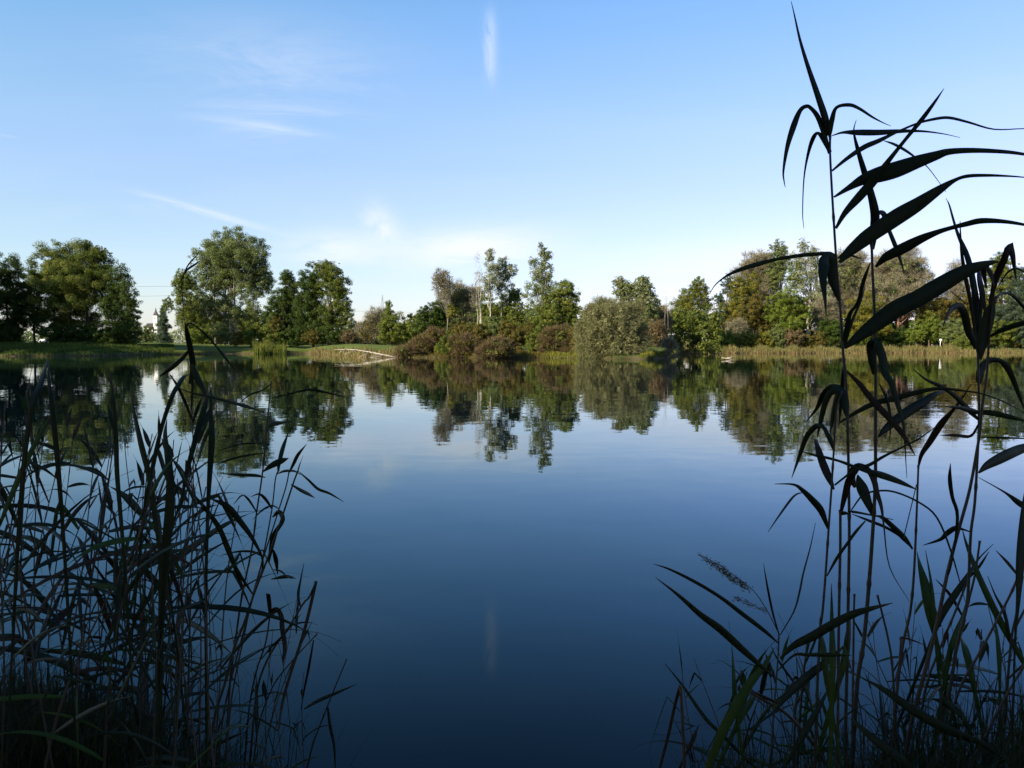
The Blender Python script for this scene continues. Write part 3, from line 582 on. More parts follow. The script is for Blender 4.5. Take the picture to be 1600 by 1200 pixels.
# ---------------- church, house, masts ----------------
k = 900/F; b0 = P(244.5, 540, 900); gx, gy = b0[0], 900; hw = 3.0*k; zt = P(244,494,900)[2]; zs = P(244,480,900)[2]
o = root('church', (gx, gy, 2), 'distant white church tower with dark pointed spire', 'church')
bl = boxes('tower', [(-hw, hw, -hw, hw, 0, zt-2)]); link('tower', bl, M['plaster'], o)
link('cornice', boxes('cornice', [(-hw*1.08, hw*1.08, -hw*1.08, hw*1.08, zt-1.995, zt-1.4)]), M['plaster'], o)
me = bpy.data.meshes.new('spire'); z1, z2, z3 = zt-1.39, zt+3.2, zs-2; q = hw*1.12; r_ = hw*.38
me.from_pydata([(-q,-q,z1),(q,-q,z1),(q,q,z1),(-q,q,z1),(-r_,-r_,z2),(r_,-r_,z2),(r_,r_,z2),(-r_,r_,z2),(0,0,z3)], [], [(3,2,1,0)]+[(i,(i+1)%4,4+(i+1)%4,4+i) for i in range(4)]+[(4+i,4+(i+1)%4,8) for i in range(4)])
link('spire', me, M['rooftile'], o)
for sx_ in (-.35, .35): link('belfry_window', boxes('belfry_window', [(sx_*hw-.3, sx_*hw+.3, -hw-.06, -hw+.1, zt-6, zt-3.6)]), M['glassdark'], o)
link('nave', boxes('nave', [(-hw-9, -hw-.01, -3, 9, 0, P(240,512,900)[2]-2)]), M['plaster'], o)
z0 = P(240,512,900)[2]-2; z1 = P(240,505,900)[2]-2
me = bpy.data.meshes.new('roof'); x0, x1 = -hw-9.4, -hw-.02
me.from_pydata([(x0,-3.6,z0+.01),(x1,-3.6,z0+.01),(x1,9.6,z0+.01),(x0,9.6,z0+.01),(x0,3,z1),(x1,3,z1)], [], [(0,1,5,4),(2,3,4,5),(0,4,3),(1,2,5),(3,2,1,0)]); link('roof', me, M['rooftile'], o)
hp = P(65, 540, 240); gz = ground(hp[0], hp[1])
o = root('small_house', (hp[0], hp[1], gz), 'tiny white gabled hut seen through the gap under the left trees', 'hut')
link('wall', boxes('wall', [(-.55,.65,-.8,2,0,.5)]), M['plaster'], o)
me = bpy.data.meshes.new('roof'); me.from_pydata([(-.65,-.9,.51),(.75,-.9,.51),(.75,2.1,.51),(-.65,2.1,.51),(-.65,.6,1.15),(.75,.6,1.15)], [], [(0,1,5,4),(2,3,4,5),(0,4,3),(1,2,5),(3,2,1,0)]); link('roof', me, M['plaster'], o)
link('door', boxes('door', [(.1,.4,-.83,-.79,0,.45)]), M['rooftile'], o)
def mast(x, D, ytop, wpx, label, rad=.12, arms=()):
    b_ = P(x, 540, D); b_[2] = ground(b_[0], D); top = P(x, ytop, D)[2]-b_[2]; hwm = wpx*D/F
    o = root('lattice_mast', b_.tolist(), label, 'pylon', 'power line masts'); T = Tubes()
    def leg(sx_, sy_, z): s_ = hwm*(1-z/top*.88); return np.array((sx_*s_, sy_*s_, z))
    for a in (-1, 1):
        for c_ in (-1, 1): T.tube([leg(a, c_, 0), leg(a, c_, top)], rad, 4)
    zz = np.linspace(0, top*.97, 9)
    for i in range(8):
        for (a, c_, a2, c2) in ((-1,-1,1,-1),(1,-1,1,1),(1,1,-1,1),(-1,1,-1,-1)):
            T.tube([leg(a, c_, zz[i]), leg(a2, c2, zz[i+1])], rad*.5, 4); T.tube([leg(a2, c2, zz[i]), leg(a, c_, zz[i+1])], rad*.5, 4)
    link('lattice_tower', T.mesh('lattice_tower', False), M['steel'], o)
    for (ya, half) in arms:
        T = Tubes(); z = P(x, ya, D)[2]-b_[2]; T.tube([(-half, 0, z), (0, 0, z+.5), (half, 0, z)], rad*.8, 4); link('crossarm', T.mesh('crossarm', False), M['steel'], o)
    return b_
mast(289, 260, 420, 9, 'grey lattice power mast standing behind the small leaning tree', .1, [(447,3.2),(462,3.8)])
mast(598, 800, 461, 4, 'faint far lattice mast above the rounded brown bush', .11, [(474,5),(486,6)])
def wire(pts, label, r=.035):
    T = Tubes(); T.tube([P(*p) for p in pts], r, 4); tag(link('power_line', T.mesh('power_line'), M['cable']), label, 'cable', 'power lines')
wire([(-20,436,330),(100,446,300),(200,448,275),(289,447,260)], 'upper thin cable running left from the lattice mast')
wire([(-20,458,330),(120,464,300),(220,463,275),(289,461.5,260)], 'lower thin cable running left from the lattice mast')
wire([(289,447,260),(450,486,500),(530,487,680),(598,485.5,800)], 'thin cable between the near and the far lattice mast', .06)
wire([(598,485.5,800),(640,488,830),(700,490,900)], 'thin cable leaving the far lattice mast to the right', .07)
# white board on a post
b_ = P(1469, 545, 189); b_[2] = ground(b_[0], 189); o = root('sign_post', b_.tolist(), 'white board on a white post among the right shore reeds', 'sign'); h_ = P(1469,529.5,189)[2]-b_[2]
T = Tubes(); T.tube([(0,0,0),(0,0,h_-.05)], .06, 8); link('post', T.mesh('post'), M['white'], o)
link('board', boxes('board', [(-.3,.3,-.10,-.065,h_-.42,h_)]), M['white'], o)
# ================= near shore reeds =================
def smooth(pts, sub=4):
    p = np.asarray(pts, float); p = np.vstack([2*p[0]-p[1], p, 2*p[-1]-p[-2]]); out = []
    for i in range(1, len(p)-2):
        for t_ in np.arange(sub)/sub:
            a, b_, c_, d = p[i-1], p[i], p[i+1], p[i+2]
            out.append(.5*((2*b_)+(-a+c_)*t_+(2*a-5*b_+4*c_-d)*t_**2+(-a+3*b_-3*c_+d)*t_**3))
    out.append(p[-2]); return np.array(out)
def ribbon(name, c, wd, mat, parent, side=None, var=None, twist=0.0, vee=.22):
    """a leaf blade: centre line c (n,3), full widths, folded along its midrib"""
    n = len(c); t_ = np.gradient(c, axis=0); t_ /= np.linalg.norm(t_, axis=1)[:, None]+1e-9
    ref = np.array(side if side is not None else (0, 1., 0)); s_ = np.cross(t_, ref)
    L = np.linalg.norm(s_, axis=1)[:, None]; s_ /= L+1e-6; nn = np.cross(s_, t_)
    a = np.linspace(0, twist, n)[:, None]; s2 = s_*np.cos(a)+nn*np.sin(a); n2 = nn*np.cos(a)-s_*np.sin(a)
    w_ = np.asarray(wd)[:, None]/2/np.maximum(.55, np.cos(a))
    e = .0006
    v = np.stack([c-s2*w_, c+n2*w_*vee*1.0, c+s2*w_, c+s2*w_*.98-n2*e, c+n2*w_*vee-n2*e*1.6, c-s2*w_*.98-n2*e], 1).reshape(-1, 3)
    i = np.arange(n-1)[:, None]*6; f = np.concatenate([i+np.array([k, (k+1) % 6, (k+1) % 6+6, k+6])[None] for k in range(6)])
    if var is None: var = random.random()
    pos = np.tile(np.arange(n-1)/(n-1), 6); va = np.clip(var*.45+.2*rng.random(len(f))+(np.clip((pos-.72)*3, 0, .6) if random.random() < .6 else 0), 0, 1)
    return link(name, npmesh(name, v, f, va, True), M[mat], parent)
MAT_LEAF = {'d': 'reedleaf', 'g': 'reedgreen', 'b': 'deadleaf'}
def px_leaf(o, base, pts, D, mat='d', dz=None):
    p = np.array([(a[0], a[1], (a[2] if len(a) > 2 else 1.)) for a in pts], float)
    q = smooth(p, 4); n = len(q); dz = random.uniform(-.12, .12) if dz is None else dz
    s_ = np.linspace(0, 1, n)**1.4*dz
    c = np.array([P(a[0], a[1], D+d) for a, d in zip(q, s_)])-base
    ribbon('leaf', c, np.maximum(.5, q[:, 2])/F*D, MAT_LEAF[mat], o, twist=random.uniform(-.35, .35))
def nodes(c, r, gap):
    """stem radii with slightly swollen nodes"""
    d = np.concatenate([[0], np.cumsum(np.linalg.norm(np.diff(c, axis=0), axis=1))]); m_ = d % gap
    return r*(1+.35*(m_ < .012))
def densify(c, step=.012):
    d = np.concatenate([[0], np.cumsum(np.linalg.norm(np.diff(c, axis=0), axis=1))]); n = max(4, int(d[-1]/step)); t_ = np.linspace(0, d[-1], n)
    return np.stack([np.interp(t_, d, c[:, k]) for k in range(3)], 1)
def reed(label, D, stem, w, leaves, mat='stem', group='reeds at the right end of the bank', name='reed', plume=None, ground_it=True):
    c = np.array([P(x, y, D) for x, y in smooth(stem, 3)])
    if ground_it:
        d = c[-1]-c[-3]; d /= np.linalg.norm(d); gz = ground(c[-1][0], D)-.06
        if c[-1][2] > gz and d[2] < -.2: c = np.vstack([c, c[-1]+d*(c[-1][2]-gz)/(-d[2])])
    base = c[-1].copy(); o = root(name, base.tolist(), label, 'reed', group)
    c = densify(c-base); r = np.linspace(w[0], w[1], len(c))/2/F*D
    T = Tubes(); T.tube(c, nodes(c, r, .17), 8); link('stem', T.mesh('stem'), M[mat], o)
    for lf in leaves:
        m_ = 'd'; dz = None
        if isinstance(lf, tuple) and isinstance(lf[0], str): m_, lf = lf[0], lf[1]
        px_leaf(o, base, lf, D, m_, dz)
    if plume: plume(o, base)
    return o
# ---- tall reeds on the right, each drawn stem by stem ----
reed('tallest reed on the right, crown of arching leaves against the sky', 1.80,
 [(1297,212),(1297,240),(1300,300),(1306,397),(1309,440),(1313,483),(1317,547),(1322,600),(1324,650),(1326,740),(1327,831),(1326,900),(1324,1025),(1322,1100),(1321,1200)], (3.6,6), [
 [(1381,220,1),(1396,225,4),(1413,234,4.5),(1430,246,3),(1450,262,1.5),(1478,300,.6)],
 [(1294,212,4),(1290,187,11),(1278,150,10),(1262,103,7),(1250,63,4.5),(1241,23,2.2),(1236,2,.7)],
 [(1296,240,5),(1287,207,8),(1278,183,8),(1268,170,6),(1260,166,6),(1250,173,7),(1240,197,10),(1230,230,7),(1224,267,3.5),(1225,283,2),(1227,293,.7)],
 [(1297,238,6),(1288,220,8),(1278,208,5),(1270,217,7),(1262,243,4.5),(1256,280,2.2),(1254,333,1.5),(1256,357,.6)],
 [(1296,214,4),(1297,205,7),(1300,187,8),(1307,168,5),(1327,164,6),(1343,170,5),(1363,183,3.5),(1380,192,1.6),(1392,197,.6)],
 [(1300,212,1.5),(1317,207,4),(1340,207,9),(1373,207,9),(1407,205,6),(1440,205,3.5),(1473,209,1.7),(1500,215,.6)],
 [(1300,267,3),(1323,248,6),(1350,230,8),(1373,220,7),(1400,207,4),(1433,193,3.5),(1460,186,4.5),(1483,184,4.5),(1513,191,3.5),(1553,202,2.2),(1600,201,1.5),(1640,202,.6)],
 [(1303,308,3),(1327,293,9),(1350,280,17),(1373,273,24),(1400,265,25),(1433,253,20),(1463,243,14),(1483,237,10),(1520,235,8),(1567,237,6),(1600,241,4.5),(1650,250,1)],
 [(1306,357,4),(1320,333,9),(1343,307,14),(1367,280,14),(1387,253,8),(1413,220,5.5),(1440,187,7),(1460,160,4.5),(1475,138,.6)],
 [(1312,410,5),(1323,397,14),(1343,380,21),(1360,367,24),(1400,340,26),(1433,320,22),(1467,297,14),(1493,281,6),(1513,275,5.5),(1543,274,4.5),(1573,275,3),(1600,277,1.8),(1640,282,.6)],
 [(1308,402,4),(1300,397,5),(1291,396,6),(1252,399,6),(1214,405,5),(1187,412,7),(1166,418,7),(1143,427,4.5),(1128,436,2.5),(1116,447,1.5),(1109,459,.7)],
 [(1309,404,3),(1319,396,4),(1333,400,3.5),(1348,405,.8)],
 [(1312,470,6),(1303,443,14),(1299,418,19),(1297,406,20),(1290,407,19),(1287,415,17),(1286,437,11),(1289,467,5),(1291,493,.8)],
 [(1320,543,6),(1343,525,17),(1367,507,25),(1400,483,28),(1433,467,27),(1467,447,27),(1500,428,23),(1527,417,16),(1550,410,7),(1562,409,1)],
 [(1318,540,4),(1323,517,9),(1328,490,6),(1340,473,4.5),(1350,437,5.5),(1360,410,1)],
 [(1319,545,3),(1330,505,5),(1345,470,3),(1352,445,.7)],
 ('b', [(1323,580,3),(1343,600,8),(1367,630,10),(1393,657,10),(1413,683,7),(1430,712,1)]),
 [(1320,560,3),(1317,590,6),(1314,630,7),(1311,665,1)]])
reed('second tall right reed, one leaf straight up and one folded over', 1.86,
 [(1363,345),(1362,370),(1363,417),(1366,483),(1368,583),(1368,683),(1368,740),(1367,770),(1365,809),(1359,897),(1350,1000),(1340,1062),(1334,1150),(1331,1200)], (4,8), [
 [(1363,390,6),(1364,375,11),(1366,355,13),(1367,333,14),(1360,300,11),(1350,267,9),(1340,233,6),(1334,205,2.4),(1338,187,.6)],
 [(1364,350,4),(1369,338,6),(1375,332,7),(1382,337,10),(1388,357,7),(1400,387,8),(1407,407,5),(1413,427,1)],
 [(1368,417,4),(1378,407,10),(1387,400,14),(1413,387,17),(1440,373,13),(1467,362,8),(1490,355,6.5),(1510,350,8),(1533,345,8.5),(1567,346,6),(1600,351,4),(1640,360,1)],
 [(1366,585,6),(1362,563,11),(1360,541,13),(1365,535,13),(1371,537,13),(1378,557,14),(1383,583,12),(1393,600,9),(1403,633,8),(1412,667,4.5),(1415,717,1.6),(1417,747,.6)],
 [(1372,683,3),(1387,667,12),(1413,647,16),(1440,630,14),(1463,615,8),(1477,612,1)],
 [(1310,662,2),(1333,647,6),(1367,630,9),(1400,622,9),(1433,613,8),(1467,607,5),(1500,610,3.2),(1533,615,2.4),(1567,627,2),(1600,645,1)],
 [(1365,807,5),(1356,785,13),(1348,765,18),(1343,752,12),(1340,742,2)],
 [(1374,600,2),(1386,625,5),(1391,655,4),(1390,690,.8)]])
reed('reed with leaves fanned out in front of the wood near the right edge', 1.95,
 [(1527,545),(1528,557),(1529,600),(1530,650),(1528,700),(1523,787),(1517,831),(1514,897),(1510,950),(1495,1007),(1487,1062),(1475,1112),(1457,1175),(1450,1200)], (3.5,6), [
 [(1528,550,6),(1528,500,11),(1522,450,11),(1512,403,10),(1497,367,6),(1490,345,4.5),(1483,320,3),(1478,310,.7)],
 [(1526,540,3),(1518,480,6),(1508,430,6),(1502,390,4),(1500,345,.8)],
 [(1525,545,6),(1520,530,11),(1513,517,12),(1508,495,12),(1503,483,12),(1497,478,10),(1487,482,9),(1480,493,5),(1473,510,.8)],
 [(1512,477,1.5),(1500,467,2),(1483,453,1.5),(1478,449,.6)],
 ('b', [(1540,490,4),(1533,450,10),(1530,430,9),(1532,414,2)]),
 [(1529,598,8),(1531,587,13),(1533,577,14),(1543,565,10),(1560,563,7),(1573,573,10),(1583,593,8),(1593,620,5),(1601,640,1)],
 [(1528,655,4),(1513,640,9),(1493,620,7),(1473,605,6),(1447,593,4),(1427,577,.8)],
 [(1530,645,5),(1518,642,9),(1500,637,6),(1477,635,1)],
 [(1530,645,6),(1547,645,9),(1580,652,7),(1600,657,3),(1620,661,1)],
 [(1529,739,3),(1541,728,12),(1561,717,17),(1582,707,17),(1600,700,14),(1640,688,2)],
 [(1529,746,1),(1556,761,2),(1574,772,4),(1591,785,9),(1604,794,8),(1630,815,1)],
 [(1516,831,2),(1504,827,3.5),(1493,825,8),(1480,833,9),(1469,843,5.5),(1442,852,.8)],
 [(1528,540,3),(1530,500,7),(1533,470,5),(1528,440,.7)]])
reed('leaning reed with withered brown folded top leaf at the right picture edge', 1.90,
 [(1556,440),(1550,477),(1545,537),(1542,583),(1535,633),(1530,683),(1527,700),(1515,766),(1497,831),(1480,897),(1464,975),(1445,1050),(1425,1125),(1412,1200)], (3,8), [
 ('b', [(1546,475,4),(1557,433,11),(1569,405,13),(1576,383,14)]), ('b', [(1577,383,14),(1582,398,10),(1585,418,6),(1588,440,.8)]),
 ('b', [(1541,450,3),(1537,425,8),(1540,415,7),(1547,427,9),(1553,447,1)]),
 [(1532,562,4),(1534,540,16),(1539,517,21),(1546,490,19),(1551,475,10),(1556,462,1)],
 [(1553,473,2),(1560,462,4),(1567,458,4.5),(1580,460,5),(1597,477,5),(1618,505,1)],
 [(1546,527,3),(1553,522,5),(1567,515,8),(1587,508,9),(1610,503,6),(1650,499,.8)],
 [(1560,447,1.5),(1575,425,3),(1590,420,4),(1610,432,.8)],
 ('b', [(1530,660,2),(1517,681,5),(1493,680,5),(1468,680,.7)]),
 [(1531,683,2),(1567,684,3.5),(1600,685,2),(1620,686,.7)],
 [(1478,905,4),(1487,880,2),(1496,809,5),(1488,777,5.5),(1484,748,6),(1485,724,.7)]], mat='drystem')
reed('thin upright reed with one brown leaf between the two tall pairs', 2.05,
 [(1435,727),(1432,809),(1428,897),(1422,958),(1412,1000),(1405,1050),(1400,1100),(1394,1200)], (3,6), [
 ('b', [(1435,729,3),(1440,710,7),(1453,690,10),(1470,663,11),(1487,643,5.5),(1500,627,3.5),(1517,600,.8)]),
 [(1426,857,2),(1412,840,9),(1394,822,8),(1379,809,6),(1368,805,1)],
 [(1431,764,1.5),(1407,752,5),(1381,741,6),(1359,735,4),(1342,728,1)],
 [(1432,757,1.5),(1412,840,1.5)],
 [(1426,858,3),(1412,842,3.5),(1386,825,4.5),(1359,814,4.5),(1331,803,1)],
 ('g', [(1468,980,8),(1455,950,14),(1447,915,12),(1438,885,6),(1433,865,.8)])], mat='drystem')
reed('reed just left of the tallest one, limp leaves hanging from one node', 1.74,
 [(1316,610),(1307,640),(1303,700),(1299,766),(1295,822),(1290,897),(1285,958),(1282,975),(1277,1075),(1273,1200)], (3,5.5), [
 [(1294,826,4),(1285,802,10),(1279,792,11),(1270,782,10),(1255,767,7),(1240,757,3.5),(1210,756,.8)],
 [(1252,770,1.5),(1245,772,3),(1236,780,4),(1217,806,3),(1200,831,.7)],
 ('b', [(1303,765,3),(1294,744,12),(1285,722,13),(1278,700,10),(1275,687,6)]),
 [(1292,900,2),(1307,873,5),(1324,849,4.5),(1337,831,4.5),(1352,814,2)],
 [(1323,650,6),(1320,630,14),(1315,612,13),(1305,606,12),(1295,608,11),(1285,620,10),(1275,640,5),(1258,660,.8)],
 [(1316,615,6),(1300,612,10),(1290,628,9),(1283,655,7),(1277,683,1.5)],
 [(1313,612,6),(1308,622,9),(1302,650,7),(1297,677,1)],
 [(1303,703,4),(1297,687,9),(1289,672,7),(1284,667,3)],
 [(1303,700,3),(1290,672,6),(1280,665,7),(1272,668,9),(1260,683,8),(1250,710,6),(1237,747,.8)],
 [(1304,758,3),(1326,741,4),(1340,733,6),(1359,726,5.5),(1381,713,4.5),(1407,700,3),(1435,686,2.5),(1467,663,.8)]])
reed('pale brown broken reed stem with shrivelled leaves at its top', 1.78,
 [(1313,797),(1313,853),(1312,900),(1310,1025),(1309,1175),(1309,1200)], (4.5,5), [
 ('b', [(1313,805,4),(1318,783,8),(1326,752,11),(1332,741,9),(1336,735,2)]),
 ('b', [(1336,762,4),(1330,745,14),(1334,735,15),(1342,728,10),(1357,735,9),(1366,752,9),(1370,770,8),(1377,792,5),(1381,822,2.4),(1390,886,1.6),(1421,940,.7)]),
 [(1250,704,.8),(1275,712,4),(1291,715,4.5),(1310,720,4),(1324,725,5),(1344,733,5),(1372,742,8),(1400,752,6),(1432,765,1)],
 [(1330,797,2),(1348,774,3),(1372,767,3),(1399,769,3),(1436,785,3),(1464,809,3),(1486,862,3),(1508,940,.8)],
 [(1313,802,7),(1326,801,6),(1336,800,4),(1396,812,1)]], mat='drystem')
# low reed with plume
def plume_fn(o, base):
    D = 1.7; q = smooth([(1217,990),(1202,960),(1180,926),(1157,907),(1124,883),(1090,866)], 6)
    c = np.array([P(x, y, D) for x, y in q])-base; T = Tubes(); T.tube(c, np.linspace(.0012,.0006,len(c)), 5); st = link('flower_stalk', T.mesh('flower_stalk'), M['drystem'], o)
    pts = []
    for (x0, y0, x1, y1, n, sp) in ((1092,867,1172,921,330,3.2),(1128,893,1165,917,150,3.0),(1147,934,1198,955,130,2.2),(1112,880,1135,892,70,3.5)):
        t_ = rng.random(n)
        for u_ in t_: 
            x, y = x0+(x1-x0)*u_+rng.normal()*sp*.6, y0+(y1-y0)*u_+rng.normal()*sp
            pts.append(P(x, y, D+rng.normal()*.008)-base)
    pts = np.array(pts); n = len(pts); d = P(1092, 867, D)-P(1172, 921, D); d /= np.linalg.norm(d); nn = rng.normal(size=(n, 3)); nn -= (nn@d)[:, None]*d; nn /= np.linalg.norm(nn, axis=1)[:, None]
    L = rng.uniform(.004, .010, n)[:, None]; s_ = np.cross(nn, d)*.0009; dd = d+nn*.35
    v = np.stack([pts-dd*L*.5, pts+s_, pts+dd*L*.5, pts-s_], 1).reshape(-1, 3)
    link('flower_plume', npmesh('flower_plume', v, np.arange(n*4).reshape(-1, 4), rng.random(n)), M['plume'], o)
reed('low reed leaning left with a feathery brown seed plume', 1.7,
 [(1217,990),(1216,1020),(1214,1050),(1208,1125),(1202,1200)], (2.5,3.6), [
 ('d', [(1210,1059,2),(1187,1039,7),(1157,1012,11),(1124,982,12),(1094,960,9),(1060,930,5),(1024,902,.7)]),
 [(1216,1005,2),(1195,986,6),(1161,960,7),(1124,932,5.5),(1082,907,5),(1045,889,3.2),(1021,881,.7)],
 [(1219,992,1.5),(1240,956,2.4),(1249,926,3.4),(1255,896,3),(1266,855,2),(1274,817,.6)],
 [(1217,990,1.5),(1208,960,3.2),(1200,922,3.2),(1193,881,.6)],
 [(1219,1029,3),(1240,1009,11),(1270,994,15),(1300,976,14),(1332,960,12),(1357,952,8),(1395,942,.8)],
 [(1210,1112,3),(1232,1084,12),(1262,1057,15),(1300,1027,9),(1320,1008,2)],
 [(1213,1050,2),(1240,1024,4),(1262,1023,6),(1300,1023,7),(1330,1024,1)]], mat='stem', plume=plume_fn)
def blade(label, D, pts, mat='g', cat='grass blade', name='reed_shoot', group='broad young blades at the right end of the bank'):
    """a single broad leaf growing from the bank, extended down to the ground"""
    p = [list(a) for a in pts]; c0 = P(p[0][0], p[0][1], D); gz = ground(c0[0], D)-.05
    q = smooth(np.array(p, float), 4); c = np.array([P(a[0], a[1], D+.1*(i/len(q))**2) for i, a in enumerate(q)]); wd = q[:, 2]/F*D*(.85 if p[0][0] < 400 else 1)
    if c[0][2] > gz:
        d = c[0]-c[2]; d /= np.linalg.norm(d); d[2] = min(d[2], -.5); k = (c[0][2]-gz)/(-d[2]); c = np.vstack([c[0]+d*k, c[0]+d*k*.5, c]); wd = np.concatenate([[wd[0]*.5, wd[0]*.8], wd])
    o = ribbon(name, c, np.maximum(wd, .0006), MAT_LEAF[mat], None, twist=random.uniform(-.3, .3)); me = o.data
    b_ = Vector(c[0]); me.transform(__import__('mathutils').Matrix.Translation(-b_)); o.location = b_
    return tag(o, label, cat, group)
GB = 'broad young blades at the right end of the bank'
blade('broad green blade crossing in front of the plume reed stem', 1.72, [(1105,1205,12),(1124,1155,15),(1146,1110,17),(1169,1072,14),(1195,1039,8),(1210,1012,.8)])
blade('short upright green blade left of the plume reed', 1.75, [(1152,1120,6),(1148,1087,8),(1146,1050,6),(1144,1012,.8)])
blade('green blade behind the plume reed pointing right', 1.8, [(1148,1140,7),(1160,1115,12),(1172,1098,12),(1184,1080,1)])
blade('dull blade rising from the right bank below the plume reed', 1.7, [(1225,1200,5),(1244,1166,10),(1266,1129,12),(1289,1087,5),(1296,1070,.8)], 'd')
blade('thin blade bending left, leftmost of the right bank', 1.8, [(1140,1160,6),(1124,1144,6),(1101,1121,6),(1067,1072,4),(1039,1037,.8)], 'd')
blade('yellowing small blade at the foot of the broken brown stalks', 1.8, [(1072,1178,4),(1084,1152,8),(1090,1138,8),(1096,1125,1)], 'b')
blade('pale green pointed blade standing left of the tallest reed stem', 1.72, [(1300,1080,8),(1301,1030,11),(1300,985,8),(1299,912,.8)])
blade('green blade at the foot of the hanging leaf reed', 1.74, [(1300,1110,5),(1291,1055,10),(1286,1010,9),(1284,985,1)])
blade('broad green blade with its tip between the tall stems', 1.78, [(1309,1070,9),(1320,1030,13),(1326,985,10),(1330,960,1)])
blade('twin green blade, the left and larger of the two beside the brown leaning stem', 2.0, [(1460,990,8),(1452,955,14),(1444,915,12),(1437,885,6),(1433,862,.8)])
blade('twin green blade, the right and smaller of the two beside the brown leaning stem', 2.0, [(1461,985,6),(1457,940,8),(1454,905,4),(1446,860,.8)])
blade('long dark blade leaning right from the brown leaning stem', 2.0, [(1462,985,6),(1475,955,12),(1495,925,12),(1515,895,7),(1530,872,3),(1552,850,.8)], 'd')
blade('long green blade crossing the two right stems from upper left to lower right', 2.05, [(1585,1010,9),(1565,975,11),(1545,935,11),(1525,890,9),(1510,850,5),(1503,825,.8)])
blade('large dark blade hanging at the right picture edge', 1.8, [(1583,1100,4),(1586,1000,4),(1591,936,8),(1593,897,14),(1596,853,17),(1600,800,13),(1604,760,5),(1606,740,.8)], 'd')
blade('green blade on the right, between the two leaning brown stems', 1.95, [(1475,1070,6),(1484,1020,10),(1493,990,9),(1505,960,5),(1512,930,.8)])
blade('long low blade slanting across the foot of the right reeds', 1.75, [(1560,1180,3),(1530,1160,9),(1480,1140,14),(1430,1112,15),(1385,1080,10),(1350,1060,.8)], 'd')
blade('second low blade slanting across the foot of the right reeds', 1.7, [(1420,1200,16),(1390,1175,15),(1360,1150,12),(1335,1128,5),(1322,1118,.8)], 'd')
blade('greyish blade arching over near the foot of the right reeds', 1.8, [(1520,1150,3),(1500,1115,10),(1475,1098,10),(1450,1090,1)], 'd')
blade('fresh green blade on the right rising behind the crossing blade', 2.0, [(1522,1075,7),(1515,1040,12),(1507,1010,11),(1500,990,1)])
blade('fresh narrow blade right of the crossing blade', 2.0, [(1562,1065,5),(1561,1025,8),(1557,985,5),(1553,960,.8)])
# broken brown stalks and slanting sticks
reed('broken brown stalk bent like an upside down V beside the plume reed', 1.75, [(1063,1072),(1065,1100),(1068,1160),(1070,1205)], (5,5), [('b', [(1063,1071,5),(1055,1100,5),(1044,1150,5),(1031,1200,4)])], 'drystem')
reed('dark dry stick lying slanted behind the plume reed', 1.85, [(1172,1081),(1195,1095),(1225,1112),(1260,1148),(1292,1195)], (5,6), [('b', [(1172,1080,4),(1190,1088,6),(1215,1098,3),(1224,1103,.8)])], 'drystem')
RS = [ # further slim stems on the right: depth, stem, leaves
 ('slim dark stem slanting between the two right pairs of reeds', 2.1, [(1522,880),(1495,950),(1470,1010),(1445,1080),(1430,1200)], [[(1512,905,3),(1530,885,5),(1545,862,.8)]]),
 ('dark stick rising left with a broken top, behind the twin blades', 2.15, [(1531,845),(1523,900),(1508,960),(1490,1040),(1470,1200)], [[(1505,965,3),(1485,930,5),(1462,905,.8)]]),
 ('long brown stem leaning far right near the right picture edge', 2.0, [(1608,820),(1591,900),(1560,965),(1525,1030),(1500,1075),(1480,1140),(1465,1200)], [('b', [(1591,900,3),(1575,880,5),(1556,860,.8)])]),
 ('straight brown stem entering at the right picture edge low down', 1.9, [(1612,1020),(1585,1065),(1560,1110),(1535,1160),(1510,1200)], [[(1590,1060,2),(1602,1035,6),(1620,1000,.8)]]),
 ('upright dark stem behind the large hanging blade', 2.05, [(1598,900),(1588,960),(1580,1000),(1572,1100),(1565,1200)], [[(1580,1010,3),(1570,960,6),(1555,930,3),(1543,900,.8)], [(1584,985,3),(1597,960,5),(1612,930,.8)]]),
 ('thin bent stick left of the thin upright reed', 1.95, [(1371,930),(1380,965),(1388,1000),(1395,1050),(1402,1200)], [[(1395,1050,3),(1410,1025,3),(1424,1010,.8)]]),
 ('short broken stub with a brown hooked leaf right of the tall pair', 1.9, [(1335,928),(1334,975),(1333,1050),(1331,1200)], [[(1334,970,2),(1345,990,4),(1350,1000,.8)]]),
 ('slender reed with long thin leaves behind the plume reed', 2.0, [(1262,1000),(1255,1060),(1250,1120),(1246,1200)], [[(1257,1040,2),(1270,1010,4),(1280,985,.8)], [(1253,1080,2),(1236,1060,4),(1215,1030,3),(1205,1010,.8)]]),
 ('thin stem with folded leaf low between plume reed and tall pair', 1.9, [(1250,1065),(1243,1110),(1240,1200)], [[(1250,1065,4),(1242,1058,5),(1236,1080,5),(1232,1100,.8)]]),
 ('brown stem with an elbow leaf under the twin blades', 1.9, [(1408,998),(1405,1040),(1398,1110),(1392,1200)], [('b', [(1408,1000,6),(1409,996,4),(1425,1000,3),(1445,1008,.8)])])]
for lb, D, st, lv in RS: reed(lb, D, st, (3.2,5), lv, 'drystem' if 'brown' in lb or 'stick' in lb else 'stem')
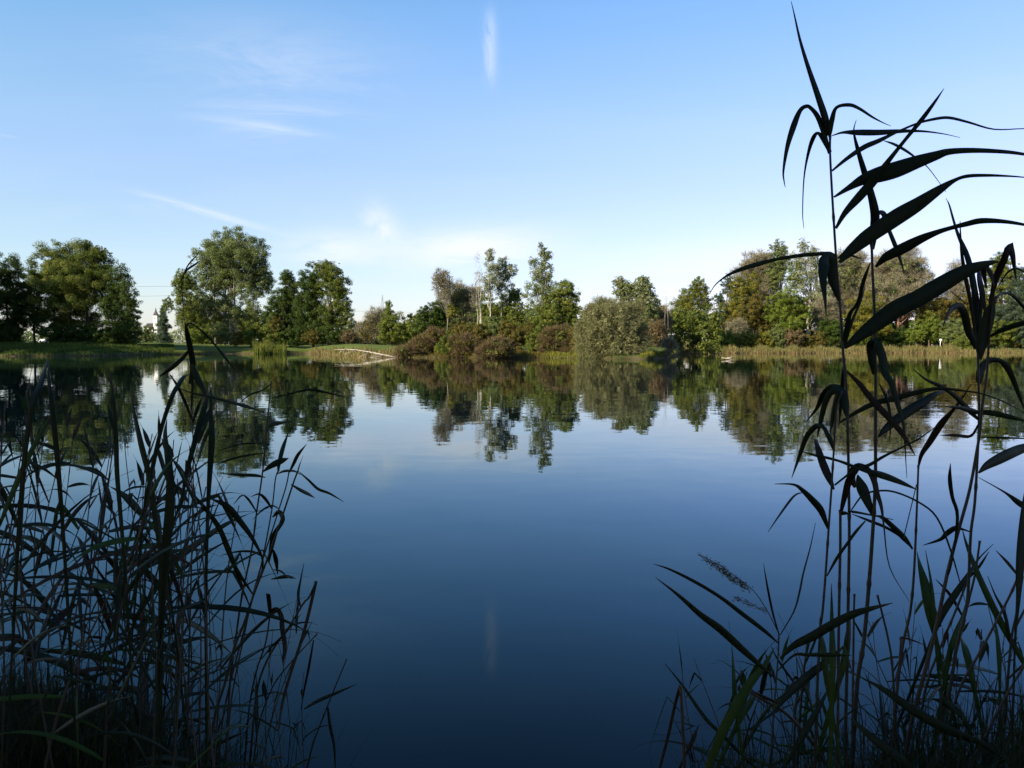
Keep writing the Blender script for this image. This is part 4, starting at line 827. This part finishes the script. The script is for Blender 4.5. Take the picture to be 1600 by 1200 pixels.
# ---- traced reeds on the left ----
G2 = 'reeds at the left end of the bank'
reed('tallest left reed with curled tip in front of the small leaning tree', 1.8,
 [(286,474),(288,499),(291,520),(298,570),(300,640),(302,720),(300,850),(296,1000),(292,1200)], (1.0,5), [
 [(286,476,1),(284,443,1.3),(286,432,1.6),(292,422,3.5),(305,413,3),(312,408,.6)], [(285,445,.8),(289,424,1.5),(298,409,2.2),(310,397,.5)],
 [(297,600,4),(301,570,9),(298,547,9),(293,524,8),(290,505,2)], [(299,640,3),(301,600,4),(299,572,7),(304,582,10),(311,597,10),(319,612,5),(324,630,.8)],
 [(290,515,1.5),(296,505,2.5),(307,511,2.5),(323,524,3.5),(337,540,3),(357,565,3),(375,585,.7)],
 [(297,545,3),(285,560,6),(268,575,7),(250,588,2)], [(300,655,3),(290,630,5),(278,604,5),(265,584,.8)], [(301,660,2),(308,640,6),(316,620,.8)],
 [(281,607,.8),(300,614,2.5),(332,621,3),(362,629,4.5),(385,635,5),(412,644,.8)]], group=G2)
reed('slender reed with thin arching leaves, standing clear of the left clump', 1.9,
 [(424,595),(421,625),(417,667),(410,740),(401,800),(394,855),(383,907),(377,937),(370,985),(360,1060),(352,1200)], (2,5), [
 [(419,667,2),(430,662,7),(445,660,4),(461,658,.6)], [(411,737,2),(425,727,9),(440,720,9),(451,716,.8)], [(415,746,1),(400,743,5),(375,742,5),(345,740,.6)],
 [(425,622,1.5),(450,616,2.5),(482,609,3.5),(505,612,3.5),(540,621,.7)], [(335,727,.7),(362,717,3.5),(390,711,3.5),(412,708,1)], [(340,705,.7),(375,694,2.5),(415,692,1.2)],
 [(423,600,1.5),(410,610,2.5),(392,616,2.5),(375,629,.7)], [(380,920,3),(365,880,8),(345,830,9),(325,800,8),(300,770,3)], [(401,800,2),(388,780,4),(378,774,3),(365,788,.7)]], group=G2)
reed('reed with forked leaves at the top, right side of the left clump', 1.85,
 [(466,735),(460,750),(445,795),(426,851),(415,881),(396,930),(381,975),(366,1012),(351,1069),(336,1117),(322,1200)], (2.5,6.5), [
 [(465,738,1.5),(469,724,3.5),(474,712,.7)], [(468,738,1.5),(482,750,3.5),(497,764,4.5),(515,771,3.5),(537,784,.6)], [(455,757,2),(470,766,5.5),(482,772,5),(492,778,.6)],
 [(436,820,3),(428,838,9),(423,860,7),(420,880,2)], [(427,859,3),(431,874,8),(434,898,.8)], [(424,905,1.5),(445,901,6),(460,902,.8)], [(428,890,1.5),(440,893,3),(450,902,2),(463,904,.6)],
 [(433,830,4),(442,812,7),(436,800,8),(426,808,2)], [(398,925,3),(411,880,3),(396,844,6),(377,817,9),(355,791,9),(331,780,2)], [(396,930,2),(370,890,6),(350,850,3),(340,820,.8)]], group=G2)
reed('reed beside the forked one with a single pointed leaf at the top', 1.9, [(434,737),(430,750),(425,795),(411,870),(400,915),(388,960),(372,1020),(350,1110),(340,1200)], (2,4), [
 [(435,737,3),(436,725,6),(442,700,7),(451,675,.7)], [(434,740,1.5),(445,736,4),(460,736,3),(470,742,.6)], [(425,795,2),(415,780,5),(405,772,3),(392,776,.6)], [(411,870,2),(395,862,4),(370,862,3),(345,868,.6)]], group=G2)
reed('reed with a narrow upright tip just left of the forked reed', 1.95, [(452,735),(447,760),(436,795),(425,830),(412,870),(395,930),(380,1000),(362,1090),(352,1200)], (2,3.5), [
 [(452,738,2.5),(459,724,5),(466,710,5),(479,694,.6)], [(436,795,1.5),(425,790,3),(410,797,3),(395,812,.6)]], group=G2)
reed('bent reed snapped over near the water, right end of the left clump', 2.1, [(494,909),(482,935),(475,941),(452,979),(430,1009),(411,1046),(400,1090),(390,1200)], (3,4.5), [
 ('b', [(494,908,5),(482,960,5),(471,1001,5),(456,1046,4.5),(441,1099,4),(436,1140,2)]), [(470,950,2),(466,930,5),(470,905,3),(475,880,.7)], [(463,990,2),(464,960,5),(468,920,.7)]], group=G2)
reed('last thin reed on the right of the left clump, leaning right', 2.15, [(542,1029),(527,1065),(509,1110),(490,1160),(480,1200)], (2,3.5), [
 [(512,1105,3),(516,1135,5),(522,1165,4),(524,1200,2)], [(475,1108,2),(497,1095,6),(527,1082,5),(557,1069,.7)]], group=G2)
reed('thin reed in front of the snapped one with drooping brown leaf', 2.1, [(422,960),(415,1005),(400,1050),(389,1110),(382,1200)], (2.5,4), [
 ('b', [(422,964,3),(426,954,6),(434,953,8),(440,965,8),(441,982,8),(445,1009,7),(442,1039,.8)]), ('b', [(422,962,4),(421,945,7),(419,928,7)]), [(408,1030,1.5),(425,1010,3),(445,990,3),(470,960,.7)]], group=G2)
reed('slim reed crossing behind the snapped one, tip pointing right', 2.2, [(496,990),(475,1012),(445,1046),(425,1075),(405,1130),(395,1200)], (2,3.5), [[(490,1000,2),(483,1040,4),(475,1080,3),(470,1110,.8)]], group=G2)
for lb, D, p, m_ in [
 ('upright spear like blade in front of the left clump, crossing the tree reflection', 1.7, [(322,1000,6),(322,900,6),(325,795,7),(328,737,10),(331,690,12),(330,650,8),(329,605,.8)], 'd'),
 ('broad vertical dark blade in the middle of the left clump', 1.6, [(250,1180,6),(252,1000,9),(254,937,12),(260,850,17),(265,797,19),(266,750,16),(262,712,13),(258,680,9),(261,655,.8)], 'd'),
 ('blade arching from the left clump up to the spear like blade', 1.75, [(270,960,4),(262,880,4),(270,820,4),(284,782,5),(290,745,8),(300,707,10),(310,670,12),(320,635,11),(327,612,1)], 'd'),
 ('dark blade bending left over the top of the left clump', 1.7, [(215,900,4),(225,800,6),(240,720,7),(255,660,8),(270,617,9),(280,600,10),(287,589,9),(295,585,1)], 'd'),
 ('bluish dark blade standing left of the church reflection', 1.6, [(248,1000,4),(250,880,6),(241,800,9),(232,740,11),(222,700,12),(214,665,9),(207,630,5),(204,600,.8)], 'd'),
 ('tall straight blade at the left quarter of the left clump', 1.65, [(205,1050,4),(196,900,6),(188,800,8),(183,740,9),(181,680,9),(177,620,6),(170,570,.8)], 'd'),
 ('wide dark blade curving right at the far left', 1.55, [(20,1000,5),(28,850,8),(38,720,10),(46,660,11),(55,620,13),(64,598,13),(70,578,8),(74,562,1)], 'd'),
 ('tall dark blade right of the wide curving one at the far left', 1.6, [(112,1050,5),(100,850,7),(90,720,10),(82,640,10),(76,590,6),(78,560,.8)], 'd'),
 ('long blade sweeping down right from the middle of the left clump', 1.7, [(190,1030,2),(215,960,7),(240,925,9),(262,890,10),(285,862,8),(310,845,2)], 'd'),
 ('heavy blade slanting down left across the open water gap', 1.7, [(175,955,2),(205,915,8),(235,880,9),(262,850,6),(280,835,1)], 'd')]:
    blade(lb, D, p, m_, group='broad blades in the left reed clump')
# ---- the thick left clump: one reed after another, each with its own bends ----
def curve(p0, d0, L, droop, n, bend=None, bt=.45):
    """leaf centre line falling over by its weight, optionally broken at a fraction"""
    p = np.array(p0, float); d = np.array(d0, float); d /= np.linalg.norm(d); out = [p.copy()]
    for i in range(n-1):
        t_ = i/(n-1); d = d+np.array((0, 0, -droop*(.35+1.6*t_)/n)); 
        if bend and abs(t_-bt) < .5/(n-1): d = np.array((d[0]*.5, d[1]*.5, -1.))
        d /= np.linalg.norm(d); p = p+d*L/(n-1); out.append(p.copy())
    return np.array(out)
def wild_reed(X, Y, H, az, lean, nl, wmax, label, group, lmax=.42, tone='d', first=.3, r0=.0032):
    b_ = np.array((X, Y, ground(X, Y)-.05)); o = root('reed', b_.tolist(), label, 'reed', group)
    t_ = np.linspace(0, 1, 22); dx, dy = math.sin(az)*lean*H, math.cos(az)*lean*H
    c = np.stack([dx*t_**1.7+.006*np.sin(t_*9+X*30), dy*t_**1.7, H*t_*(1-.12*lean*t_)], 1)
    T = Tubes(); cd = densify(c, .02); T.tube(cd, nodes(cd, np.linspace(r0, r0*.4, len(cd)), .16), 6); link('stem', T.mesh('stem'), M['stem' if rng.random() < .6 else 'drystem'], o)
    a0 = rng.uniform(0, 6.28)
    for i in range(nl):
        f = first+(1-first)*(i+.5)/nl; k = f*21; lo = int(k); p0 = c[lo]+(c[min(21, lo+1)]-c[lo])*(k-lo)
        a = a0+i*math.pi+rng.normal()*.5; el = rng.uniform(-.1, 1.2) if f < .9 else rng.uniform(1.1, 1.5)
        d0 = np.array((math.sin(a)*math.cos(el), math.cos(a)*math.cos(el)*.6, math.sin(el))); L = lmax*rng.uniform(.45, 1.2)*(1-.25*abs(f-.6)); br = rng.random() < .22
        if f > .82: L *= .45
        cl_ = curve(p0, d0, L, rng.uniform(.35, 1.7), 11, br, rng.uniform(.25, .5)); s_ = np.linspace(0, 1, 11)
        w_ = wmax*rng.uniform(.35, 1.35)*np.clip(np.sin(np.clip(s_*1.15+.12, 0, 1)*math.pi)**.8*(1-s_*.25), .05, 1); w_[-1] = .0006
        side = (math.cos(a)+rng.normal()*.3, -math.sin(a)*.4-.8, .25)
        m_ = 'deadleaf' if rng.random() < .12 else ('reedgreen' if tone == 'g' or rng.random() < .12 else 'reedleaf')
        ribbon('leaf', cl_, w_, m_, o, side=np.cross(d0, np.array((math.cos(a), -math.sin(a), 0)))*.6+np.array((0, .8, 0)), twist=rng.normal()*.5)
    return o
def wx(x, Y): return (x-800)/F*Y*.999
def topH(x, y, Y): return P(x, y, Y)[2]-ground(wx(x, Y), Y)+.05
LB = 'slender dark reed in the thick crowd of crossing reeds at the left'
k = 0
for i in range(45):
    u_ = (i+.5)/45; x = -70+u_*395+rng.normal()*9; Y = rng.uniform(1.55, 2.55); 
    yt = np.interp(x, [-80,40,110,200,260,330], [600,590,610,640,670,720])+abs(rng.normal())*80
    wild_reed(wx(x, Y), Y, max(.35, topH(x, yt, Y)), (rng.uniform(-1.2, 1.9) if x < 200 else rng.uniform(-1.4, .9)), rng.uniform(.04, .38)*(1 if x < 230 else .5), int(rng.integers(6, 11)), rng.uniform(.008, .017)*Y/2, LB, 'thick crowd of reeds at the left', lmax=.38)
for i in range(22):
    x = 175+i*14.5+rng.normal()*7; Y = rng.uniform(1.9, 2.5); yt = np.interp(x, [190,330,500], [880,940,1090])+rng.uniform(-60, 60)
    wild_reed(wx(x, Y), Y, max(.2, topH(x, yt, Y)), rng.uniform(-1.2, 1.2), rng.uniform(.05, .3), int(rng.integers(3, 6)), rng.uniform(.005, .010), 'short thin reed low at the right side of the left clump', 'short reeds low in the left clump', lmax=.17, r0=.0022)
for i in range(34):
    x = 1110+i*15.5+rng.normal()*8; Y = rng.uniform(1.75, 2.5); yt = np.interp(x, [1100,1300,1450,1620], [1090,1030,990,960])+rng.uniform(-50, 70)
    wild_reed(wx(x, Y), Y, max(.18, topH(x, yt, Y)), rng.uniform(-1.6, 1.6), rng.uniform(.05, .4), int(rng.integers(3, 7)), rng.uniform(.006, .014), 'short reed in the tangle at the foot of the tall right reeds', 'short reeds low in the right clump', lmax=.28, r0=.0026, tone='g' if i % 3 == 0 else 'd')
# bank grass
def near_grass(label, boxes_, n, h, wd, mat):
    P_, H_ = [], []
    for (x0, x1, y0, y1, wt) in boxes_:
        k_ = int(n*wt); X = rng.uniform(x0, x1, k_); Y = rng.uniform(y0, y1, k_)
        P_.append(np.stack([X, Y, np.array([ground(a, c_) for a, c_ in zip(X, Y)])-.02], 1)); H_.append(rng.uniform(.4, 1, k_)*h)
    pts = np.concatenate(P_); H = np.concatenate(H_); n = len(pts); an = rng.uniform(0, 6.28, n); ln = rng.uniform(.05, .75, n)
    dirs = np.stack([np.sin(an), np.cos(an), 0*an], 1); side = np.stack([np.cos(an), -np.sin(an), 0*an], 1); V2 = []
    for t_ in (0, .35, .7, 1.0):
        c = pts+dirs*(ln*H*t_**2)[:, None]; c[:, 2] += H*t_*(1-.35*ln*t_); w_ = wd*(1-t_)**.6*.5+.0002
        V2 += [c-side*w_, c+side*w_]
    v = np.stack(V2, 1).reshape(-1, 3); i = np.arange(n)[:, None]*8
    f = np.concatenate([i+[0,1,3,2], i+[2,3,5,4], i+[4,5,7,6]]); va = np.tile(rng.random(n), 3)
    tag(link('bank_grass', npmesh('bank_grass', v, f, va), M[mat]), label, 'grass', None, 'stuff')
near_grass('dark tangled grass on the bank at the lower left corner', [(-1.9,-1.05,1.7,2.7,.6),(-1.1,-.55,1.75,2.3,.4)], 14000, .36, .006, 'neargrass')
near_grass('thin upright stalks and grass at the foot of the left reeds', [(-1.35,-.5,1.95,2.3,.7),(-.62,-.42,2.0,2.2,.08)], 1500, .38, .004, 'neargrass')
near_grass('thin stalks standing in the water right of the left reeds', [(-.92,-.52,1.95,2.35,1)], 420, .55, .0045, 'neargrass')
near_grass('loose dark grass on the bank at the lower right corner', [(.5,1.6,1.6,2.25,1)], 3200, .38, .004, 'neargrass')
near_grass('low grass under and behind the camera', [(-3,3,-.6,1.3,1)], 1500, .15, .006, 'neargrass')
# trees on the near bank behind the camera: they keep the reeds in the shade
for (X, Y, h, lb) in [(-11,-7,13,'tree on the near bank behind the left reeds, out of view'),(-7.5,-12,15,'tree on the near bank straight behind the viewer'),(-17,-10,16,'tree on the near bank far to the rear left'),(-16,-2.5,12,'tree at the water behind the left frame edge'),(-3,-8,12,'tree close behind the viewer'),(4,-10,14,'tree on the near bank behind the right reeds')]:
    tree(lb, Y, [((X,Y,h*.62),(h*.36,h*.34,h*.36)),((X+.8,Y-.5,h*.34),(h*.32,h*.32,h*.22))], 'dark', world=True, trunks=[X], leaf=.42, cover=3.4, group='trees on the near bank')
